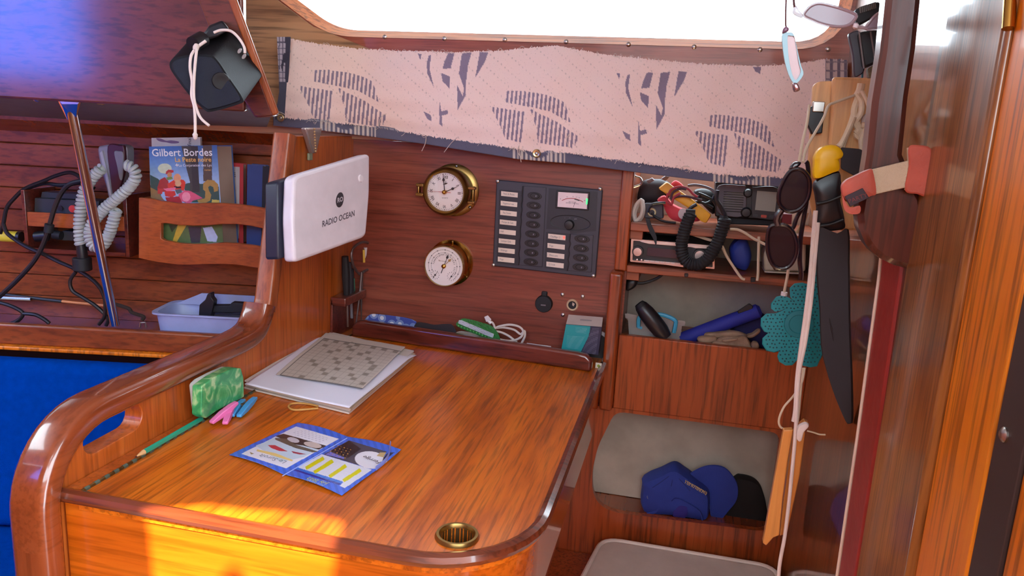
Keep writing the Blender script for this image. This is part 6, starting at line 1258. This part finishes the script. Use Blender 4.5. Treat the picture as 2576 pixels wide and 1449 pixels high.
cm = thing('hanging_string', 'thin beige cord holding the teal mitt below the shelves', 'cord'); rod('cord', [Yp(*p, YM) for p in c6([(318,310),(310,360),(300,410),(292,455)])], 0.0022, CRD, cm); put('end_tip', tube(B(), [Yp(*p, YM) for p in c6([(293,452),(289,475)])], 0.0048, 10), WHITE, cm)
# white long cord and wooden moulding
WCd = thing('hanging_rope', 'doubled white cord running from the knife down past the seat cushion', 'cord')
rod('strand', [Yp(u, v, -0.44) for u, v in [(2052,530),(2046,600),(2038,700),(2026,800),(2016,870),(2006,950),(2001,1030),(1996,1060)]], 0.0030, CORD, WCd); rod('strand', [Yp(u, v, -0.442) for u, v in [(2058,560),(2050,650),(2040,760),(2026,860),(2010,940),(2004,1030),(2001,1090),(1994,1170),(1984,1270),(1974,1350),(1962,1415),(1956,1480)]], 0.0026, CORD, WCd)
put('knot', puff(B(), smooth2([(2005,1088),(2012,1072),(2030,1066),(2036,1074),(2024,1088),(2016,1112),(2006,1110)], 4), ('Y',-0.456), 0.012), CORD, WCd)
tc2 = thing('hanging_string', 'thin beige cord looping behind the hanging wooden moulding', 'cord')
rod('strand', [Yp(*p, -0.42) for p in c6([(425,945),(412,1020),(395,1060),(350,1130),(290,1200),(258,1280),(268,1330),(310,1345),(345,1345)])], 0.0016, CRD, tc2); rod('strand', [Yp(*p, -0.42) for p in c6([(415,945),(400,1080),(390,1200),(380,1300)])], 0.0016, CRD, tc2); rod('strand', [Yp(*p, -0.42) for p in c6([(440,1355),(480,1365),(520,1378),(560,1380)])], 0.0012, CRD, tc2)
c5 = crop(1380,880,2.5463)
md_ = thing('wooden_moulding', 'short grooved orange wooden moulding hanging on the white cord', 'moulding')
MOUL = wood('moulding_pine', (190,112,44), (214,136,62), (226,154,80), 'Z', rough=0.4, coat=0.4, pores=0.15)
slab('left_flange', c5([(1505,516),(1568,512),(1535,700),(1500,960),(1478,1190),(1440,1205),(1395,1256),(1372,1240)]), ('Y',-0.435), 0.012, MOUL, md_, bevel=0.0015); slab('right_flange', c5([(1572,520),(1645,530),(1610,800),(1530,1175),(1482,1195),(1500,1000)]), ('Y',-0.425), 0.012, MOUL, md_, bevel=0.0015)
slab('back_lug', c5([(1590,500),(1640,455),(1666,468),(1640,510),(1600,540)]), ('Y',-0.415), 0.012, MOUL, md_, bevel=0.001)
# sunglasses
sg = thing('sunglasses', 'large dark oval sunglasses hanging vertically on a cord in front of the shelves', 'sunglasses')
YS = -0.48; FRM = pm('frame_dark', (26,18,28), 0.25, coat=0.5); LENS = pm('lens_dark', (30,14,24), 0.2, alpha=0.86, ior=1.25)
l1 = smooth2(cv([(890,210),(960,130),(1060,120),(1140,190),(1165,300),(1140,450),(1060,560),(960,600),(880,580),(815,500),(820,360)]), 5); l2 = smooth2(cv([(700,800),(760,755),(880,755),(970,830),(1015,960),(1005,1100),(940,1210),(850,1250),(760,1220),(700,1110),(680,960)]), 5)
for l in (l1, l2):
    rm = put('rim', tube(B(), [Yp(u, v, YS) for u, v in l], 0.0027, 8, closed=True), FRM, sg); put('lens', prism(B(), pxs(l, ('Y',YS)), (0,0.0015,0)), LENS, rm, smooth=False)
put('bridge', tube(B(), [Yp(*p, YS) for p in cv([(840,580),(800,640),(785,700),(800,760)])], 0.0045, 10), FRM, sg); put('nose_pad', puff(B(), smooth2(cv([(825,610),(870,580),(860,640),(835,690)]), 3), ('Y',YS+0.004), 0.006), pm('pad_grey', (110,96,104), 0.3), sg)
rod('arm', [Yp(*p, YS+y) for p, y in zip(cv([(1120,30),(1140,60),(1150,200),(1130,450),(1100,650),(1060,900),(1050,1150),(1065,1300),(1060,1375)]), (0.03,0.03,0.03,0.03,0.03,0.03,0.03,0.03,0.03))], 0.0030, FRM, sg); rod('arm', [Yp(*p, YS+0.02) for p in cv([(1080,560),(1020,660),(985,760),(960,800)])], 0.0028, FRM, sg)
put('hinge', puff(B(), smooth2(cv([(930,110),(990,35),(1070,35),(1060,70),(1010,110),(960,140)]), 3), ('Y',YS-0.002), 0.012), FRM, sg); put('hinge', puff(B(), smooth2(cv([(735,1190),(830,1230),(825,1275),(760,1270)]), 3), ('Y',YS-0.002), 0.012), FRM, sg)
scd = thing('hanging_string', 'thin cream cord from the rope hank down to the sunglasses', 'cord')
rod('strand', [Yp(u, v, y) for u, v, y in ((2150,240,-0.40), (2100,258,-0.41), (2083,268,-0.42), (2070,300,-0.43), (2030,370,-0.46), (2020,408,-0.478))], 0.0018, CRD, scd); rod('strand', [Yp(u, v, y) for u, v, y in ((2036,265,-0.41), (2030,310,-0.44), (2018,360,-0.46), (2010,408,-0.478))], 0.0018, CRD, scd)
# reading glasses
rg1 = thing('reading_glasses', 'clear-framed reading glasses hanging sideways in front of the window corner', 'glasses')
YG = -0.545; CLR = pm('clear_frame', (176,150,160), 0.12, alpha=0.75, coat=0.5); LENSREF = pm('lens_refraction', (164,142,156), 0.15, alpha=0.96)  # lens colour holds the darker view that refraction would show
la = smooth2(cG([(500,230),(560,130),(640,75),(740,55),(900,85),(1100,145),(1285,225),(1250,320),(1150,390),(1000,405),(800,370),(620,300)]), 5)
rm = put('rim', tube(B(), [Yp(u, v, YG) for u, v in la], 0.0017, 8, closed=True), CLR, rg1); put('lens', prism(B(), pxs(la, ('Y',YG)), (0,0.001,0)), LENSREF, rm, smooth=False)
lb_ = smooth2(cG([(1440,440),(1500,330),(1580,240),(1680,190),(1900,200),(2100,260),(2200,360),(2050,430),(1800,460),(1600,440)]), 4)
rm = put('rim', tube(B(), [Yp(u, v, YG+0.006) for u, v in lb_], 0.0017, 8, closed=True), CLR, rg1); put('lens', prism(B(), pxs(lb_, ('Y',YG+0.006)), (0,0.001,0)), LENSREF, rm, smooth=False)
put('bridge', tube(B(), catmull([Yp(*p, YG+0.002) for p in cG([(1230,330),(1290,395),(1380,420),(1460,430)])], 4), 0.0018, 8), CLR, rg1); put('nose_pad', lathe(B(), [(0,-0.004), (0.003,-0.002), (0.003,0.002), (0,0.004)], Yp(*cG([(1285,395)])[0], YG-0.002), (0.3,0,1), 10), pm('pad_white', (226,214,222), 0.2), rg1)
put('hinge', puff(B(), smooth2(cG([(330,190),(345,80),(400,90),(420,150),(490,220),(480,260),(420,250)]), 3), ('Y',YG-0.002), 0.008), CLR, rg1); rod('arm', [Yp(*p, YG) for p in cG([(355,110),(345,40),(340,-60),(335,-200)])], 0.0013, pm('arm_metal', (120,92,98), 0.3, 0.7), rg1)
rg2 = thing('reading_glasses', 'teal-framed reading glasses hanging vertically at the window edge', 'glasses')
lc = smooth2(cG([(170,500),(250,490),(330,505),(365,600),(400,760),(450,980),(490,1100),(465,1180),(390,1262),(330,1250),(265,1130),(205,920),(172,680)]), 5)
lci = [(2003+(a-2003)*0.62, 146+(b_-146)*0.86) for a, b_ in lc]
TF = pm('frame_teal', (52,112,132), 0.2, coat=0.6)
rm = put('rim', plate(B(), pxs(lc, ('Y',-0.70)), [pxs(lci, ('Y',-0.70))], (0,0.004,0)), TF, rg2, bevel=0.0008); put('lens', prism(B(), pxs(lci, ('Y',-0.698)), (0,0.001,0)), pm('lens_pink', (196,154,156), 0.15, alpha=0.96), rm, smooth=False)
put('hinge', puff(B(), smooth2(cG([(175,500),(180,440),(220,400),(270,415),(270,460),(220,490)]), 3), ('Y',-0.704), 0.008), pm('hinge_plum', (120,84,110), 0.3), rg2); rod('arm', [Yp(*p, -0.70) for p in cG([(232,410),(222,380),(222,200),(226,-60),(228,-200)])], 0.0008, MATS['arm_metal'], rg2)
put('end_piece', puff(B(), smooth2(cG([(330,1265),(390,1255),(430,1310),(440,1370),(350,1390)]), 3), ('Y',-0.702), 0.008), pm('end_metal', (150,130,140), 0.2, 0.8), rg2)
_A, _Bq = Yp(*cG([(228,-200)])[0], -0.70), Yp(*cG([(335,-200)])[0], YG); _w = _Bq+(_Bq-_A)*((0.0-_Bq.y)/(_Bq.y-_A.y)); _w.y = -0.001
tag(rod('overhead_string', [_w, _Bq+Vector((0,0,0.001)), _A+Vector((0,0,0.001)), Vector((_A.x,-0.95,1.858))], 0.0012, CRD, None, sm=0), 'thin string overhead from which the reading glasses hang', 'string')
# black ribbed holder
bh = thing('ribbed_holder', 'black ribbed plastic holder hanging above the beech boards', 'holder')
YH = -0.50
slab('barrel', rnd(cG([(1320,490),(1560,450),(1660,460),(1640,760),(1600,965),(1400,1050)]), 12), ('Y',YH), 0.02, BLACK, bh, bevel=0.004); slab('cover', smooth2(cG([(1180,560),(1200,500),(1290,465),(1350,500),(1390,800),(1420,1060),(1340,1150),(1260,1150),(1240,850)]), 3), ('Y',YH+0.008), 0.01, pm('holder_grey', (56,52,62), 0.4), bh, bevel=0.003)
slab('ribbed_tip', rnd(cG([(1470,1040),(1590,970),(1580,1180),(1485,1180)]), 4), ('Y',YH+0.006), 0.012, pm('ribbed_khaki', (110,98,74), 0.6, bump=1.0, bscale=300), bh); slab('upper_comb', rnd(cG([(1272,140),(1430,75),(1660,15),(1660,200),(1500,300),(1300,400)]), 10), ('Y',YH+0.004), 0.018, BLACKM, bh, bevel=0.003)
for i in range(9): put('rib', tube(B(), [Yp(*p, YH+0.002) for p in cG([(1350+i*28,105-i*9),(1362+i*28,200-i*9)])], 0.0012, 6), pm('rib_grey', (84,76,72), 0.5), bh)
for x in (1335, 1510): put('edge_line', tube(B(), [Yp(*p, YH-0.001) for p in cG([(x,480),(x+75,1040 if x < 1400 else 960)])], 0.0010, 6), pm('edge_pale', (120,112,112), 0.4), bh)
tlb = slab('teal_strap', cG([(1370,985),(1410,985),(1400,1180),(1372,1180)]), ('Y',YH+0.03), 0.004, pm('strap_teal', (64,112,128), 0.6), None); tag(tlb, 'narrow teal strap end under the black ribbed holder', 'strap')
# dark tiller, strap, red batten
TIL = wood('tiller_mahogany', (52,18,14), (82,34,26), (104,50,38), 'Z', rough=0.3, coat=0.5, coat_rough=0.06)
tl = thing('tiller', 'dark varnished tiller with a broad rounded end strapped upright', 'tiller')
YT = -0.61
slab('shaft', [(2262,-330),(2234,-40),(2217,128),(2196,257),(2183,389),(2170,470),(2159,538),(2163,575),(2179,612),(2195,634),(2217,652),(2250,668),(2291,679),(2306,678),(2318,640),(2328,560),(2322,500),(2296,450),(2272,389),(2287,244),(2306,120),(2322,-40),(2352,-330)], ('Y',YT), 0.036, TIL, tl, bevel=0.011)
for o in bpy.data.objects:
    if o.parent == tl and o.modifiers: o.modifiers[0].segments = 1
sp_ = thing('buckle_strap', 'canvas strap with red leather ends and a dark label around the tiller', 'strap')
CANV = pm('canvas', (206,184,156), 0.9, bump=0.6, bscale=700); LEA = pm('red_leather', (186,84,66), 0.6, bump=0.4, bscale=200, var=0.15)
slab('webbing', c7([(555,742),(680,712),(790,686),(775,850),(690,868),(585,892)]), ('Y',YT-0.012), 0.004, CANV, sp_, bevel=0.001)
put('leather_pad', puff(B(), smooth2(c7([(382,850),(405,810),(450,785),(555,738),(578,760),(596,885),(560,905),(470,950),(400,925)]), 4), ('Y',YT-0.020), 0.014, 0.94), LEA, sp_)
put('leather_loop', loft(B(), [[Yp(u, v, YT-0.020+y) for u, v in smooth2(c7([(384,880),(395,920),(430,970),(490,960),(490,1005),(440,1012),(400,990),(386,940)]), 3)] for y in (0.0, 0.03)]), LEA, sp_, bevel=0.002)
lbp = slab('label', c7([(398,905),(508,853),(548,912),(432,968)]), ('Y',YT-0.0235), 0.002, pm('label_dark', (50,34,44), 0.6), sp_, bevel=0.0006); textpx('PARTY', *c7([(425,935),(530,895)]), ('Y',YT-0.0236), 14, pm('label_red', (120,44,48), 0.6), lbp)
slab('leather_end', smooth2(c7([(790,605),(850,592),(925,612),(935,700),(925,830),(905,905),(840,890),(768,868),(790,720)]), 4), ('Y',YT-0.016), 0.004, LEA, sp_, bevel=0.002); slab('lining', c7([(780,610),(800,605),(795,740),(778,868),(765,866),(785,720)]), ('Y',YT-0.013), 0.004, CANV, sp_)
rbt = thing('red_batten', 'red vinyl covered batten with white piping standing against the aft bulkhead', 'batten')
YV = -0.462
slab('cover', [(2219,640),(2268,640),(2263,700),(2205,1100),(2150,1449),(2140,1520),(2094,1520),(2108,1449),(2158,1100),(2212,700)], ('X',0.244), 0.0135, pm('red_vinyl', (150,38,30), 0.5, bump=0.5, bscale=60, var=0.12), rbt, bevel=0.005)
put('piping', tube(B(), [Xp(u, v, 0.2435) for u, v in [(2217,640),(2211,700),(2157,1100),(2106,1449),(2092,1520)]], 0.0022, 8), pm('piping_white', (222,196,176), 0.5), rbt)
settle()
